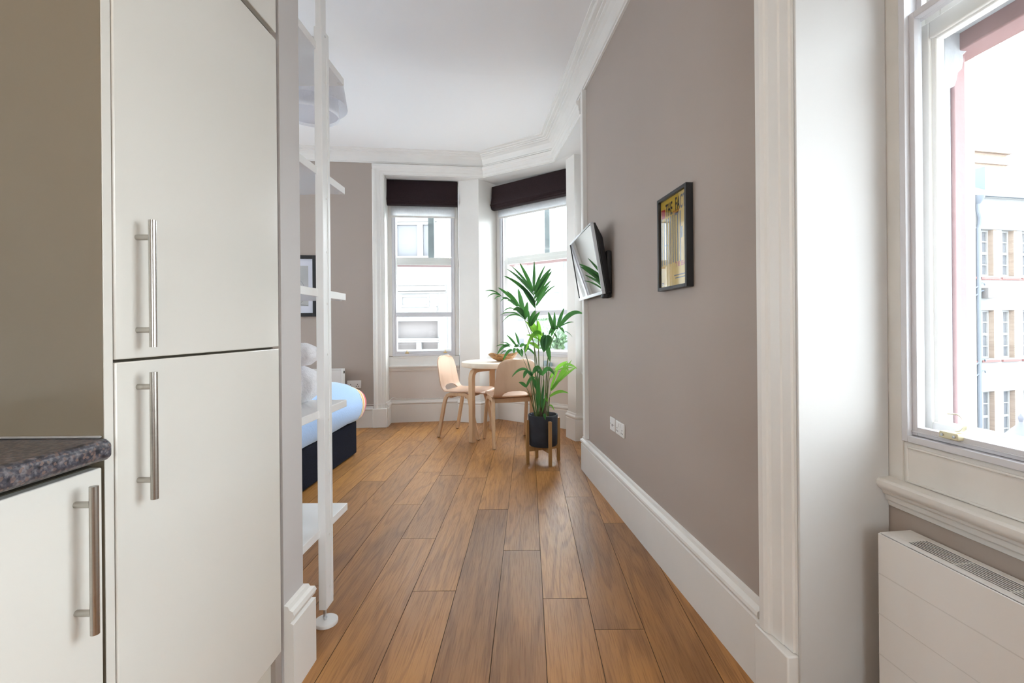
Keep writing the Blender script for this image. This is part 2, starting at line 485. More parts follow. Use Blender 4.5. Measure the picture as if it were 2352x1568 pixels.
# ---- ceiling
m = MB(ROOM)
m.loops([[(-4.8, 3.45, 2.925), (1.35, 3.45, 2.925), (1.35, -2.7, 2.925), (-4.8, -2.7, 2.925)], [(-4.8, 3.45, 3.15), (1.35, 3.45, 3.15), (1.35, -2.7, 3.15), (-4.8, -2.7, 3.15)]])
m.loops([[(-4.8, 5.4, 3.008), (1.35, 5.4, 3.008), (1.35, 3.45, 2.925), (-4.8, 3.45, 2.925)], [(-4.8, 5.4, 3.15), (1.35, 5.4, 3.15), (1.35, 3.45, 3.15), (-4.8, 3.45, 3.15)]])
struct(m, 'ceiling', ceil_m)
# ---- walls
m = MB(ROOM); m.box(WR, 1.42, 1.146, 3.45, -.01, 3.14)
m.box(WR, 1.42, -2.7, -.22, -.01, 3.14)
m.box(WR, 1.42, -.22, 1.146, 2.78, 3.14)
m.box(1.135, 1.42, -.22, 1.146, -.01, .60)
struct(m, 'wall_right', taupe)
m = MB(ROOM); m.box(-2.55, -.885, FB, 5.86, -.01, 3.14); m.box(-5.0, -3.85, FB, 5.86, -.01, 3.14); m.box(-3.85, -2.55, FB, 5.86, -.01, .60); m.box(-3.85, -2.55, FB, 5.86, 2.80, 3.14); struct(m, 'wall_far', taupe)
m = MB(ROOM)
for b0, b1 in ((.6, .80), (2.2, 2.35), (3.75, 3.9), (5.2, 5.3)): m.box(-4.2, -3.9, b0, b1, -.01, 3.14)
for b0, b1 in ((.80, 2.2), (2.35, 3.75), (3.9, 5.2)): m.box(-4.2, -3.9, b0, b1, -.01, .60); m.box(-4.2, -3.9, b0, b1, 2.80, 3.14)
struct(m, 'wall_left', taupe)
m = MB(); m.box(-4.6, -.728, 1.387, 1.506, 0, 3.1); struct(m, 'wall_partition', mat('window_lit_taupe', (.56, .535, .53), .6, spec=.35, var=(1.2, .02), bump=(120, .1, .001)))  # taupe with the window's cool brightness mixed into its colour
m = MB(); m.box(-1.55, -1.36, -2.55, 1.386, 0, 3.1); struct(m, 'wall_kitchen', plaster_white)
m = MB(); m.box(-1.7, -.15, -2.75, -2.55, 0, 3.1); m.box(1.05, 2.2, -2.75, -2.55, 0, 3.1); m.box(-.15, 1.05, -2.75, -2.55, 0, .60); m.box(-.15, 1.05, -2.75, -2.55, 2.8, 3.1); struct(m, 'wall_rear', plaster_white)
# under-window walls of the bay
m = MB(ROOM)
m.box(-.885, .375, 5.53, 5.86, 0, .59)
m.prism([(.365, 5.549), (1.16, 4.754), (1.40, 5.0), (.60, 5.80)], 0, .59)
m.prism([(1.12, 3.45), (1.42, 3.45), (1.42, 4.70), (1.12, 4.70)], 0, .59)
struct(m, 'wall_bay', bay_lit_taupe)

# ---- piers between the bay windows
m = MB(ROOM)
m.prism([(-.08, 5.45), (.148, 5.342), (.362, 5.556), (.62, 5.814), (.40, 6.0), (-.08, 6.0)], 0, 2.80)
m.prism([(.978, 4.51), (1.02, 4.34), (1.125, 4.335), (1.5, 4.335), (1.62, 4.75), (1.44, 4.97)], 0, 2.78)
struct(m, 'trim_1', white)
# ---- lintel and soffit over the bay
poly = [(-.885, FB), C1, C2, C3, (1.42, 3.45), (1.42, 4.95), (.55, 5.86), (-.885, 5.86)]
m = MB(ROOM); m.prism(poly, [2.755, 2.755, 2.715, 2.665, 2.665, 2.70, 2.75, 2.755], 3.13)
struct(m, 'trim_2', plaster_white)
# ---- cornice
CP = [(0, 0), (.014, 0), (.016, .010), (.024, .012), (.030, .030), (.046, .062), (.066, .082), (.080, .088), (.082, .097), (.098, .099), (.100, .106), (.124, .108), (.132, .114), (.132, .122), (.150, .124), (.152, .134), (0, .134)]
m = MB(ROOM); m.sweep([(-4.0, FB, 2.876), (C1[0], C1[1], 2.876), (C2[0], C2[1], 2.838), (C3[0], C3[1], 2.794), (WR, -2.6, 2.794)], CP)
struct(m, 'trim_3', white)
# ---- architrave round the bay opening
AP = [(0, 0), (.008, 0), (.008, .008), (.016, .010), (.018, .036), (.023, .040), (.026, .070), (.030, .076), (.036, .080), (.042, .090), (.042, .106), (.036, .112), (0, .112)]
m = MB(ROOM); m.sweep([(-1.002, FB, 2.752), (C1[0], C1[1], 2.752), (C2[0], C2[1], 2.712), (C3[0], C3[1] - .001, 2.662)], AP)
m.prism([(-1.002, FB)] + [(-.878 - .124 / .112 * h, FB - o) for o, h in reversed(AP[1:-1])] + [(-.878, FB)], .205, 2.80)
struct(m, 'trim_4', white)
m = MB(ROOM)
m.prism([(WR, 3.45)] + [(WR - o * .8, 3.45 - .135 / .112 * h) for o, h in AP[1:-1]] + [(WR, 3.315)], .262, 2.79)
struct(m, 'trim_5', white)
# plinth block, reveal lining on the left of the bay
m = MB(ROOM); m.box(-1.012, -.866, FB - .050, FB, 0, .205); m.box(-.886, -.877, FB, 5.53, .0, 2.755)
struct(m, 'trim_6', white, bevel=.004)
# ---- kitchen window architrave, plinth block and white reveal
m = MB(ROOM)
m.prism([(WR, 1.281)] + [(WR - o * .75, 1.146 + .135 / .112 * h) for o, h in reversed(AP[1:-1])] + [(WR, 1.146)], .20, 2.92)
m.prism([(WR, -.36)] + [(WR - o * .75, -.22 - .135 / .112 * h) for o, h in reversed(AP[1:-1])] + [(WR, -.22)], .20, 2.92)
struct(m, 'trim_7', white)
m = MB(ROOM); m.box(WR - .036, WR, 1.1462, 1.292, 0, .198); struct(m, 'trim_8', white, bevel=.004)
m = MB(ROOM); m.box(WR - .006, 1.134, 1.138, 1.1458, 0, 2.78)
struct(m, 'trim_9', reveal_m, bevel=.003)
# ---- skirting boards
SP = [(0, 0), (.021, 0), (.021, .196), (.017, .200), (.017, .205), (.024, .210), (.028, .219), (.026, .229), (.018, .235), (.012, .239), (.010, .252), (0, .256)]
SPL = [(o, h * .9) for o, h in SP]
m = MB(ROOM); m.sweep([(1.12, 3.452, 0), (WR, 3.452, 0), (WR, 1.292, 0)][::1], SP)
struct(m, 'baseboard_right', white)
m = MB(ROOM); m.sweep([(-3.9, FB, 0), (-1.012, FB, 0)], SPL); struct(m, 'baseboard_far', white)
m = MB(ROOM)
m.sweep([(-.877, FB + .002, 0), (-.877, 5.53, 0), (-.08, 5.53, 0)], SP)
m.sweep([(-.08, 5.62, 0), (-.08, 5.45, 0), (.148, 5.342, 0), (.362, 5.556, 0), (1.16, 4.754, 0)], SP)
m.sweep([(1.12, 4.84, 0), (.978, 4.51, 0), (1.02, 4.34, 0), (1.12, 4.337, 0), (1.12, 3.45, 0)], SP)
struct(m, 'baseboard_bay', white)
m = MB()
m.sweep([(-.728, 1.388, 0), (-.728, 1.506, 0), (-4.2, 1.506, 0)], [(0, 0), (.028, 0), (.028, .205), (.018, .210), (.018, .214), (.026, .219), (.030, .231), (.026, .243), (.016, .248), (.012, .258), (0, .262)])
struct(m, 'baseboard_partition', white)

# ---- windows
def make_window(name, M, w, z0=.755, z1=2.75, zt=1.84, zr=1.222, latches=(), mull=.53, sill=True, apron_z=.635, frame=.047, mid_rail=True, big=False):
    root = thing(name, None, None)
    tag(root, kind='structure')
    f = MB(M)
    f.box(0, frame, 0, .13, z0, z1); f.box(w - frame, w, 0, .13, z0, z1); f.box(frame, w - frame, 0, .13, z1 - .30, z1); f.box(frame, w - frame, 0, .13, z0 - .02, z0)
    f.box(0, w, .002, .13, apron_z, z0 - .004)
    f.build('window_frame', white, root, bevel=.003)
    if sill:
        s = MB(M)
        s.extrude_x([(.03, .587), (-.012, .587), (-.014, .598), (-.024, .604), (-.026, .614), (-.034, .620), (-.046, .632), (-.048, .642), (-.042, .650), (.03, .652)], 0, w)
        s.build('window_sill', white, root, bevel=.002)
    a, b = frame, w - frame
    g = MB(M); g.ring_frame(a, b, z0, z1 - .30, -.006, .035, .026); g.build('glazing_frame', alu, root, bevel=.002)
    a += .026; b -= .026
    s = MB(M); s.ring_frame(a, b, z0 + .026, zr + .012, .004, .024, .020, .030, .030); s.build('lower_sash', alu, root, bevel=.002)
    s = MB(M); s.ring_frame(a, b, zr + .008, z1 - .326, .014, .033, .014, .026, .022); s.build('upper_sash', alu, root, bevel=.002)
    p = MB(M); p.box(a + .018, b - .018, .012, .016, z0 + .05, zr - .014); p.build('pane', glass, root)
    p = MB(M); p.box(a + .012, b - .012, .022, .026, zr + .03, z1 - .345); p.build('pane', glass, root)
    o = MB(M); o.ring_frame(frame - .01, w - frame + .01, z0, zt + .02, .085, .125, .052, .07, .045); o.ring_frame(frame - .01, w - frame + .01, zt + .02, z1 - .2, .10, .14, .05, .04, .05)
    o.build('outer_sash', white, root, bevel=.003)
    p = MB(M); p.box(frame + .04, w - frame - .04, .103, .107, z0 + .06, zt - .02); p.build('pane', glass, root)
    p = MB(M); p.box(frame + .04, w - frame - .04, .118, .122, zt + .05, z1 - .24); p.build('pane', glass, root)
    t = MB(M); t.box(-.05, w + .05, .17, .33, zt - .005, zt + .055)
    if mull: t.box(w * mull - .035, w * mull + .035, .17, .30, zt + .055, z1)
    t.box(-.05, w + .05, .16, .42, z0 - .16, z0 - .01)
    t.build('stone_transom', stone, root, bevel=.006)
    t = MB(M); t.box(-.05, w + .05, .18, .34, zt - .018, zt - .006); t.build('transom_edge', pink, root)
    for lx in latches:
        l = MB(M); l.box(lx - .020, lx + .020, -.006, .004, z0 + .030, z0 + .041); l.box(lx - .004, lx + .004, -.012, .002, z0 + .034, z0 + .068)
        l.build('latch', brass, root, bevel=.0015)
    return root
M1 = frame_matrix(-.885, 5.53, 1, 0)
M2 = frame_matrix(.362, 5.542, .707, -.707)
M3 = frame_matrix(1.12, 4.335, 0, -1)
M4 = frame_matrix(1.135, 1.146, 0, -1)
make_window('window_1', M1, .80, mull=.595, latches=(.207, .640))
make_window('window_2', M2, 1.14, z1=2.72, latches=())
make_window('window_3', M3, .885, z1=2.68)
# unseen sash windows added in the far, left and rear walls for fill daylight
M5 = frame_matrix(-3.85, 5.53, 1, 0)
M6 = frame_matrix(-3.95, 2.35, 0, 1)
M7 = frame_matrix(-3.95, 3.9, 0, 1)
M8 = frame_matrix(-3.95, .80, 0, 1)
M9 = ROOM.inverted() @ I4
M9 = Matrix(((-1, 0, 0, 1.05), (0, -1, 0, -2.6), (0, 0, 1, 0), (0, 0, 0, 1)))
make_window('fill_window_5', M5, 1.30)
make_window('fill_window_6', M6, 1.40)
make_window('fill_window_7', M7, 1.30)
make_window('fill_window_8', M8, 1.40)
make_window('fill_window_9', M9, 1.20)
# small finger catches under the rail of the far window
# ---- the kitchen window, larger in view and so in more detail
kw = thing('window_4', None, None); tag(kw, kind='structure')
W4 = 1.366
f = MB(M4)
f.box(0, .050, 0, .11, .664, 2.76); f.box(W4 - .05, W4, 0, .11, .664, 2.76); f.box(.05, W4 - .05, 0, .11, 2.70, 2.76); f.box(.05, W4 - .05, .0, .11, .650, .772)
f.build('window_frame', old_white, kw, bevel=.003)
f = MB(M4); f.ring_frame(.058, W4 - .058, .668, .762, -.0045, .004, .006); f.build('apron_moulding', old_white, kw, bevel=.002)
s = MB(M4)
s.extrude_x([(.03, .588), (-.004, .588), (-.006, .602), (-.014, .606), (-.015, .620), (-.022, .624), (-.024, .632), (-.036, .640), (-.041, .650), (-.040, .660), (-.034, .666), (.03, .668)], 0, W4)
s.build('window_sill', old_white, kw, bevel=.002)
g = MB(M4); g.ring_frame(.052, W4 - .052, .774, 2.70, -.008, .045, .0165); g.build('glazing_frame', alu, kw, bevel=.0015)
s = MB(M4); s.ring_frame(.0685, W4 - .0685, .792, 1.878, .006, .026, .014, .022, .018); s.box(.0685, W4 - .0685, .002, .008, .800, .803); s.build('lower_sash', alu, kw, bevel=.0015)
s = MB(M4); s.ring_frame(.0685, W4 - .0685, 1.862, 2.68, .028, .044, .014, .018, .018); s.build('upper_sash', alu, kw, bevel=.0015)
p = MB(M4); p.box(.08, W4 - .08, .015, .019, .81, 1.865); p.build('pane', glass, kw)
p = MB(M4); p.box(.08, W4 - .08, .034, .038, 1.875, 2.67); p.build('pane', glass, kw)
# outer timber sash with stepped mouldings
o = MB(M4)
o.ring_frame(.045, W4 - .045, .77, 1.86, .058, .098, .030, .055, .045)
o.ring_frame(.070, W4 - .070, .80, 1.83, .066, .092, .016, .02, .02)
o.ring_frame(.045, W4 - .045, 1.85, 2.72, .075, .11, .045, .045, .05)
o.build('outer_sash', white, kw, bevel=.003)
p = MB(M4); p.box(.08, W4 - .08, .078, .082, .80, 1.83); p.build('pane', glass, kw)
p = MB(M4); p.box(.08, W4 - .08, .092, .096, 1.87, 2.68); p.build('pane', glass, kw)
# masonry outside the sash: rough white reveal, corbel, pink-painted brick edge, transom
t = MB(M4)
t.box(-.02, .040, .115, .165, .60, 2.80); t.box(W4 - .04, W4 + .02, .115, .165, .60, 2.80)
t.box(-.02, W4 + .02, .115, .22, 1.845, 1.93); t.box(-.02, W4 + .02, .115, .33, .60, .765)
t.build('stone_reveal', stone_white, kw, bevel=.006)
t = MB(M4)
t.extrude_x([(.118, 1.70), (.150, 1.705), (.158, 1.728), (.160, 1.742), (.172, 1.752), (.178, 1.775), (.176, 1.79), (.188, 1.80), (.19, 1.85), (.118, 1.85)], .038, .062)
t.build('corbel', stone_white, kw, bevel=.003)
t = MB(M4)
t.prism([(-.02, .165), (.046, .165), (.043, .205), (-.02, .205)], .60, 2.80)
t.prism([(W4 + .02, .165), (W4 - .046, .165), (W4 - .043, .205), (W4 + .02, .205)], .60, 2.80)
t.box(-.02, W4 + .02, .165, .24, 1.80, 1.85)
t.build('brick_edge', pink, kw, bevel=.004)
# curled hook fastener on the bottom rail
h = MB(M4)
h.box(.152, .196, -.010, .012, .806, .822)
h.build('latch', pale_brass, kw, bevel=.002)
h = MB(M4)
pts = [(.178 + .0 * k, .008, .82) for k in range(1)]
arc = [(.176 - .012 * math.cos(t_) + .008, .010, .842 + .020 * math.sin(t_)) for t_ in [R(-80 - 10 * 0 + d) for d in range(-100, 171, 15)]]
arc = [(.180 + .017 * math.cos(R(d)), .010, .844 + .020 * math.sin(R(d))) for d in range(-95, 120, 12)] + [(.160, .010, .862)]
h.loops([[(x, y - .006, z), (x, y + .006, z), (x * 1.0, y + .006, z + .0022), (x, y - .006, z + .0022)] for x, y, z in arc])
h.build('hook', pale_brass, kw)
for sx in (.160, .188):
    h = MB(M4 @ Matrix.Translation((sx, -.0105, .814)) @ Matrix.Rotation(R(90), 4, 'X')); h.lathe([(0, .0), (.0035, .0), (.0035, .0015), (0, .002)], seg=12); h.build('screw', zinc, kw)

# ================================================================== BLINDS
def roman_blind(M, w, zt, label, drop=.285):
    root = thing('roman_blind', label, 'blind', group='dark roman blinds in the bay')
    f = MB(M)
    z = zt
    f.extrude_x([(-.085, z), (-.092, z - drop * .45), (-.104, z - drop * .70), (-.118, z - drop * .80), (-.104, z - drop * .855), (-.107, z - drop * .885), (-.094, z - drop * .925), (-.097, z - drop * .955), (-.074, z - drop * 1.0), (-.045, z - drop), (-.045, z)], .006, w - .006)
    f.build('folded_cloth', blind_m, root, bevel=.003)
    f = MB(M); f.box(.006, w - .006, -.043, -.022, z - .045, z - .002); f.build('headrail', white, root)
    return root
roman_blind(M1, .80, 2.748, 'dark brown roman blind, the flat-on one over the left window of the bay')
roman_blind(M4 @ Matrix.Translation((0, .075, 0)), W4, 2.76, 'added dark brown roman blind high over the kitchen window, cutting its daylight', .76)  # added to keep daylight off the cabinet doors
roman_blind(M2, 1.14, 2.708, 'dark brown roman blind, the slanting one over the window behind the palm', .275)
def roller_blind(M, w, zt, zb, label, chain):
    root = thing('roller_blind', label, 'blind', group='sheer white roller blinds in the bay')
    f = MB(M); f.box(.040, w - .040, -.0185, -.0170, zb, zt - .02); f.build('sheer_cloth', sheer, root)
    f = MB(M); f.box(.040, w - .040, -.021, -.015, zb - .02, zb); f.build('bottom_bar', white, root)
    if chain:
        f = MB(M)
        f.tube([(w - .026, -.012, zt - .03), (w - .026, -.012, 1.07)], .0022, 6); f.tube([(w - .018, -.012, zt - .03), (w - .018, -.012, 1.07)], .0022, 6)
        f.tube([(w - .026, -.012, 1.072), (w - .0245, -.012, 1.064), (w - .022, -.012, 1.061), (w - .0195, -.012, 1.064), (w - .018, -.012, 1.072)], .0022, 6)
        f.build('bead_chain', white, root)
    return root
roller_blind(M1, .80, 2.745, 2.36, 'sheer white roller blind behind the left window\'s brown blind, chain at its right', True)
roller_blind(M2, 1.14, 2.70, 2.36, 'sheer white roller blind above the palm, under the slanting brown blind', False)
# ================================================================== KITCHEN
XD = -.717                                        # face of the cabinet doors
def bar_handle(parent, y, z0, z1, p0, p1):
    h = MB(); h.tube([(XD + .029, y, z0), (XD + .029, y, z1)], .0062, 20); h.build('handle', steel, parent, smooth=True)
    hb = COL.objects[-1] if False else parent.children[-1]
    for z in (p0, p1):
        q = MB(); q.tube([(XD - .001, y, z), (XD + .026, y, z)], .0052, 14); q.build('handle_post', steel, hb, smooth=True)
    return hb
tu = thing('tall_cabinet', 'tall cream gloss fridge housing with two steel bar handles beside the passage', 'cabinet')
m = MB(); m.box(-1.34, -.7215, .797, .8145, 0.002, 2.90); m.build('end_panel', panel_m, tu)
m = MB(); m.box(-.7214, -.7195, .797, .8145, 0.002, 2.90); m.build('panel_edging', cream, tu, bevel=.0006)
m = MB(); m.box(-1.33, -.740, .8145, 1.352, .155, 2.88); m.build('carcass', dark_gap, tu)
m = MB(); m.box(-1.33, -.735, 1.352, 1.3855, .0, 2.90); m.build('filler_strip', taupe, tu)
m = MB(); m.box(-1.30, -.748, .815, 1.3515, .002, .150); m.build('plinth', cream_matt, tu)
def door(parent, y0, y1, z0, z1):
    d = MB(); d.box(XD - .019, XD, y0, y1, z0, z1); d.build('door', cream, parent, bevel=.0025, seg=3)
    return parent.children[-1]
d = door(tu, .8165, 1.352, .152, 1.0235); bar_handle(d, .863, .770, 1.003, .805, .976)
d = door(tu, .8165, 1.352, 1.0285, 1.9105); bar_handle(d, .863, 1.0485, 1.2815, 1.080, 1.250)
door(tu, .8165, 1.352, 1.9300, 2.70)
bu = thing('base_cabinet', 'cream gloss base cabinet with one steel handle under the speckled worktop', 'cabinet')
m = MB(); m.box(-1.33, -.740, .20, .795, .155, .850); m.build('carcass', dark_gap, bu)
m = MB(); m.box(-1.30, -.776, .20, .795, .002, .150); m.build('plinth', cream_matt, bu)
d = door(bu, .203, .789, .152, .8505); bar_handle(d, .7425, .601, .834, .634, .805)
m = MB()
m.loops([[(-1.345, y, .8615), (-.712, y, .8615), (-.7045, y, .869), (-.7045, y, .889), (-.713, y, .8980), (-1.345, y, .8980)] for y in (-1.2, .7955)])
wt = m.build('worktop', granite, bevel=.004)
tag(wt, 'dark grey speckled granite worktop on the base cabinet at the left edge', 'worktop')
m = MB(); m.box(-1.342, -.7225, .7895, .7962, .8984, .9025); tag(m.build('silicone_bead', mat('grey_silicone', (.34, .33, .33), .4), bevel=.002), 'thin grey sealant line along the worktop against the tall cabinet', 'sealant')

# ================================================================== OPEN SHELF UNIT
su = thing('shelf_unit', 'white open shelf unit on a single post with a round foot beside the bed', 'shelf unit', (-.756, 1.7206, 0))
ox, oy = -.756, 1.7206
m = MB()
x0, x1, y0, y1 = -.7655 - ox, -.7375 - ox, 1.6985 - oy, 1.7615 - oy
m.box(x0, x1, y0, y1, .062, 2.172); m.build('post', white_metal, su, bevel=.0015)
m = MB(); m.box(x1 - .0005, x1 + .0022, y0 + .040, y0 + .058, .085, 2.10); m.build('post_groove', white_metal, su, bevel=.0008)
m = MB(); m.box(x0 + .004, x1 - .004, y0 + .004, y0 + .030, 2.16, 2.92); m.build('upper_post', white_metal, su, bevel=.001)
m = MB(); m.box(x0 + .008, x1 - .008, y0 + .036, y0 + .058, 2.16, 2.92); m.build('upper_post', white_metal, su, bevel=.001)
m = MB(); m.lathe([(0, 0), (.0405, 0), (.0412, .002), (.0412, .0105), (.0400, .0125), (0, .0130)], c=(.006, .004), seg=48); m.build('foot', white_plastic, su, smooth=True)
m = MB(); m.lathe([(0, .012), (.005, .012), (.005, .020), (.0075, .020), (.0075, .028), (.0055, .028), (.0055, .064), (0, .064)], c=(.002, .004), seg=16); m.build('levelling_screw', zinc, su, smooth=True)
for z in (2.15, 1.98, 1.555, 1.36, 1.17, .985, .745, .55, .325, .135):
    m = MB(); m.lathe([(0, 0), (.0042, 0), (.0042, .0012), (0, .0018)], seg=12)
    o = m.build('slot_cap', white_plastic if z < 2.1 else zinc, su, smooth=True)
    o.location = (x1 + .0015, y0 + .027, z); o.rotation_euler = (0, R(90), 0)
for z in (2.118, 1.666, 1.224, .783, .353):
    m = MB(); m.box(-1.555 - ox, -.7585 - ox, 1.515 - oy, 1.960 - oy, z - .0285, z); s = m.build('shelf', white_board, su, bevel=.0015)
    for yy in (1.535, 1.940):
        m = MB(); m.lathe([(0, 0), (.006, 0), (.006, .003), (0, .003)], seg=10); m.build('shelf_peg', white_plastic, s, loc=(-.772 - ox, yy - oy, z - .0312))
# second post, at the hidden end of the shelves
m = MB(); m.box(-1.583 - ox, -1.5555 - ox, y0, y1, .0, 2.90); m.build('post', white_metal, su)

# ---- two rolled towels on the fourth shelf
def towel(name, label, cx, cy, z, rx, rz, ln):
    m = MB(); rings = []
    n = 40
    for iy, (t, k) in enumerate(((0, .80), (.015, .93), (.05, 1.0), (.5, 1.0), (.95, 1.0), (.985, .93), (1, .80))):
        ring = []
        for k2 in range(n):
            a = 2 * math.pi * k2 / n
            w = 1 + .035 * math.sin(3 * a + 1) + .02 * math.sin(7 * a + iy)
            zz = math.sin(a) * rz * k * w
            zz = max(zz, -rz * .93)
            ring.append((cx + math.cos(a) * rx * k * w, cy + (t - .5) * ln, z + rz * .93 + zz))
        rings.append(ring)
    m.loops(rings)
    o = m.build(name, towel_m, smooth=True, angle=180)
    # spiral fold showing at the end
    c = MB(); pts = []
    for k2 in range(60):
        a = k2 / 60 * 2 * math.pi * 2.6; r = .15 + .62 * k2 / 60
        pts.append((cx + math.cos(a) * rx * r, cy - ln / 2 - .001, z + rz * .93 + math.sin(a) * rz * r))
    c.tube(pts, .005, 6); c.build('rolled_edge', towel_m, o, smooth=True)
    return tag(o, label, 'towel', 'rolled white towels on the shelf')
towel('rolled_towel', 'white towel roll lying on the shelf, lower and larger of the two', -.932, 1.775, .7835, .090, .076, .33)
towel('rolled_towel', 'white towel roll lying on top of the larger roll, partly hidden by the wall end', -.908, 1.775, .932, .060, .047, .30)

# ================================================================== BED
bd = thing('divan_bed', 'low divan bed with a dark navy fabric base behind the white shelves', 'bed', (-2.15, 3.05, 0))
m = MB(); m.box(-2.83 + 2.15, -1.48 + 2.15, 2.08 - 3.05, 4.041 - 3.05, .012, .290); m.build('divan_base', divan, bd, bevel=.012)
m = MB(); m.box(-2.77 + 2.15, -1.535 + 2.15, 2.12 - 3.05, 4.00 - 3.05, .291, .53); m.build('mattress', white_board, bd, bevel=.06, seg=5)
# blanket: a cross-section skinned along the bed, rounded over the far end
def blanket():
    m = MB(); rings = []
    sec = [(-1.474, .300), (-1.452, .318), (-1.420, .360), (-1.400, .420), (-1.400, .475), (-1.416, .540), (-1.452, .598), (-1.510, .636), (-1.60, .655), (-1.80, .663), (-2.15, .665), (-2.50, .663), (-2.70, .655), (-2.79, .636), (-2.85, .598), (-2.885, .540), (-2.90, .475), (-2.90, .42), (-2.88, .36), (-2.86, .318), (-2.836, .300)]
    inner = [(-2.834, .318), (-2.83, .40), (-2.82, .50), (-2.74, .585), (-2.15, .60), (-1.56, .585), (-1.488, .50), (-1.476, .40), (-1.476, .318)]
    ys = [2.05, 2.3, 2.7, 3.1, 3.45, 3.75, 3.90, 3.98, 4.026, 4.048, 4.075, 4.10, 4.118, 4.13]
    for y in ys:
        k = max(0, (y - 4.06) / .07)
        sh = math.sqrt(max(0, 1 - k * k)) if k > 0 else 1
        sh = .72 + .28 * sh
        rg = []
        for i, (x, z) in enumerate(sec):
            zz = .30 + (z - .30) * (sh if z > .3 else 1) + .008 * math.sin(y * 9 + i) - max(0, y - 3.86) * .40 * max(0, (z - .42) / .245) ** 1.5
            xx = -2.15 + (x + 2.15) * (.945 + .055 * (sh - .72) / .28) + (.010 * math.sin(y * 5 + i * .8) if .3 < z < .64 else 0)
            rg.append((xx, y, zz))
        if y <= 4.03:
            for x, z in inner:
                rg.append((x, y, z))
        else:
            for x, z in inner:
                rg.append((-2.15 + (x + 2.15) * .90, max(y, 4.045), .322 + (z - .31) * .7))
        rings.append(rg)
    m.loops(rings)
    return m
o = blanket().build('blanket', blanket_m, smooth=True, angle=60)
tag(o, 'pale blue wool blanket with red and yellow end stripes covering the bed', 'blanket')

# ================================================================== DINING CORNER
def wpt(a, b, z=0):
    return ROOM @ Vector((a, b, z))
# ---- round table on bent birch legs
TC = Vector((-.302, 4.644, 0))
tb = thing('round_table', 'round pale birch table on bent legs in the bay, holding the wooden bowl', 'table', TC)
m = MB(); m.lathe([(0, .694), (.343, .694), (.3550, .698), (.3570, .706), (.3570, .732), (.354, .7405), (.346, .7435), (0, .7435)], seg=72); m.build('tabletop', birch_top, tb, smooth=True)
for lx, ly in ((-.232, -.230), (-.083, .316), (.330, .022)):
    ang = math.atan2(ly, lx); rr = math.hypot(lx, ly)
    M = Matrix.Translation((0, 0, 0)) @ Matrix.Rotation(ang, 4, 'Z')
    m = MB(M)
    cl = [(rr, .0), (rr, .55), (rr, .60), (rr - .006, .635), (rr - .022, .660), (rr - .045, .672), (rr - .075, .676), (rr - .20, .676)]
    rings = []
    for i, (x, z) in enumerate(cl):
        p = cl[max(0, i - 1)]; q = cl[min(len(cl) - 1, i + 1)]
        tx, tz = q[0] - p[0], q[1] - p[1]; l = math.hypot(tx, tz); nx, nz = tz / l, -tx / l
        t = .0185
        rings.append([(x - nx * t, -.028, z - nz * t), (x - nx * t, .028, z - nz * t), (x + nx * t, .028, z + nz * t), (x + nx * t, -.028, z + nz * t)])
    m.loops(rings); m.build('leg', birch_leg, tb, bevel=.002)
# ---- live-edge wooden bowl
def bowl():
    m = MB(); n = 48
    def rim(a): return .012 * math.sin(a * 2 + .6) + .010 * math.sin(a * 3 + 2.0) + .018 * max(0, math.cos(a - .1)) + .006 * max(0, math.cos(a - 3.0))
    def rad(a): return 1 + .05 * math.sin(2 * a + 1) + .04 * math.sin(3 * a)
    rings = []
    for r, z, k in ((.001, 0, 0), (.045, 0, 0), (.060, .003, 0), (.095, .020, .15), (.125, .042, .6), (.143, .062, 1), (.139, .064, 1), (.120, .047, .6), (.090, .026, .2), (.055, .012, 0), (.001, .010, 0)):
        rings.append([(r * rad(2 * math.pi * i / n) * math.cos(2 * math.pi * i / n), r * .80 * rad(2 * math.pi * i / n) * math.sin(2 * math.pi * i / n), z + k * rim(2 * math.pi * i / n)) for i in range(n)])
    m.loops(rings)
    return m
o = bowl().build('wooden_bowl', olive, smooth=True, angle=60)
o.location = (-.243, 4.60, .7445)
tag(o, 'shallow live-edge wooden bowl on the round table', 'bowl')

# ---- bent plywood chairs
def chair_shell():
    """profile (x forward, z) of the one-piece plywood shell, with its widths"""
    prof = [(.235, .428, .150), (.232, .440, .172), (.215, .4475, .190), (.18, .451, .200), (.10, .4495, .205), (.0, .446, .206), (-.08, .4445, .205), (-.135, .4465, .203), (-.168, .454, .201), (-.190, .470, .199), (-.203, .492, .197), (-.212, .52, .196), (-.224, .58, .193), (-.238, .65, .188), (-.250, .71, .180), (-.257, .745, .168), (-.2625, .770, .148), (-.2655, .785, .115), (-.267, .792, .07)]
    m = MB(); n = 16; rings = []
    for i, (x, z, w) in enumerate(prof):
        rg = []
        for k in range(n + 1):
            s_ = -1 + 2 * k / n
            dish = .012 * (s_ * s_)
            if i < 8: rg.append((x, s_ * w, z + dish * (.6 if i > 1 else .2)))
            else: rg.append((x + dish * 1.6, s_ * w, z))
        rings.append(rg)
    vr = [m.verts(r) for r in rings]
    for a, b in zip(vr[:-1], vr[1:]):
        for k in range(n):
            m.face([a[k], a[k + 1], b[k + 1], b[k]])
    return m
def solidify_eval(o):
    dg = bpy.context.evaluated_depsgraph_get()
    me = bpy.data.meshes.new_from_object(o.evaluated_get(dg))
    return me
sh = chair_shell().build('seat_shell', birch, smooth=True, sub=2)
md = sh.modifiers.new('thick', 'SOLIDIFY'); md.thickness = .0105; md.offset = 0
md.use_rim = True
cut = MB()
cp = [(-.115, .4515), (-.122, .4665), (-.105, .486), (-.075, .499), (-.035, .505), (.035, .505), (.075, .499), (.105, .486), (.122, .4665), (.115, .4515)]
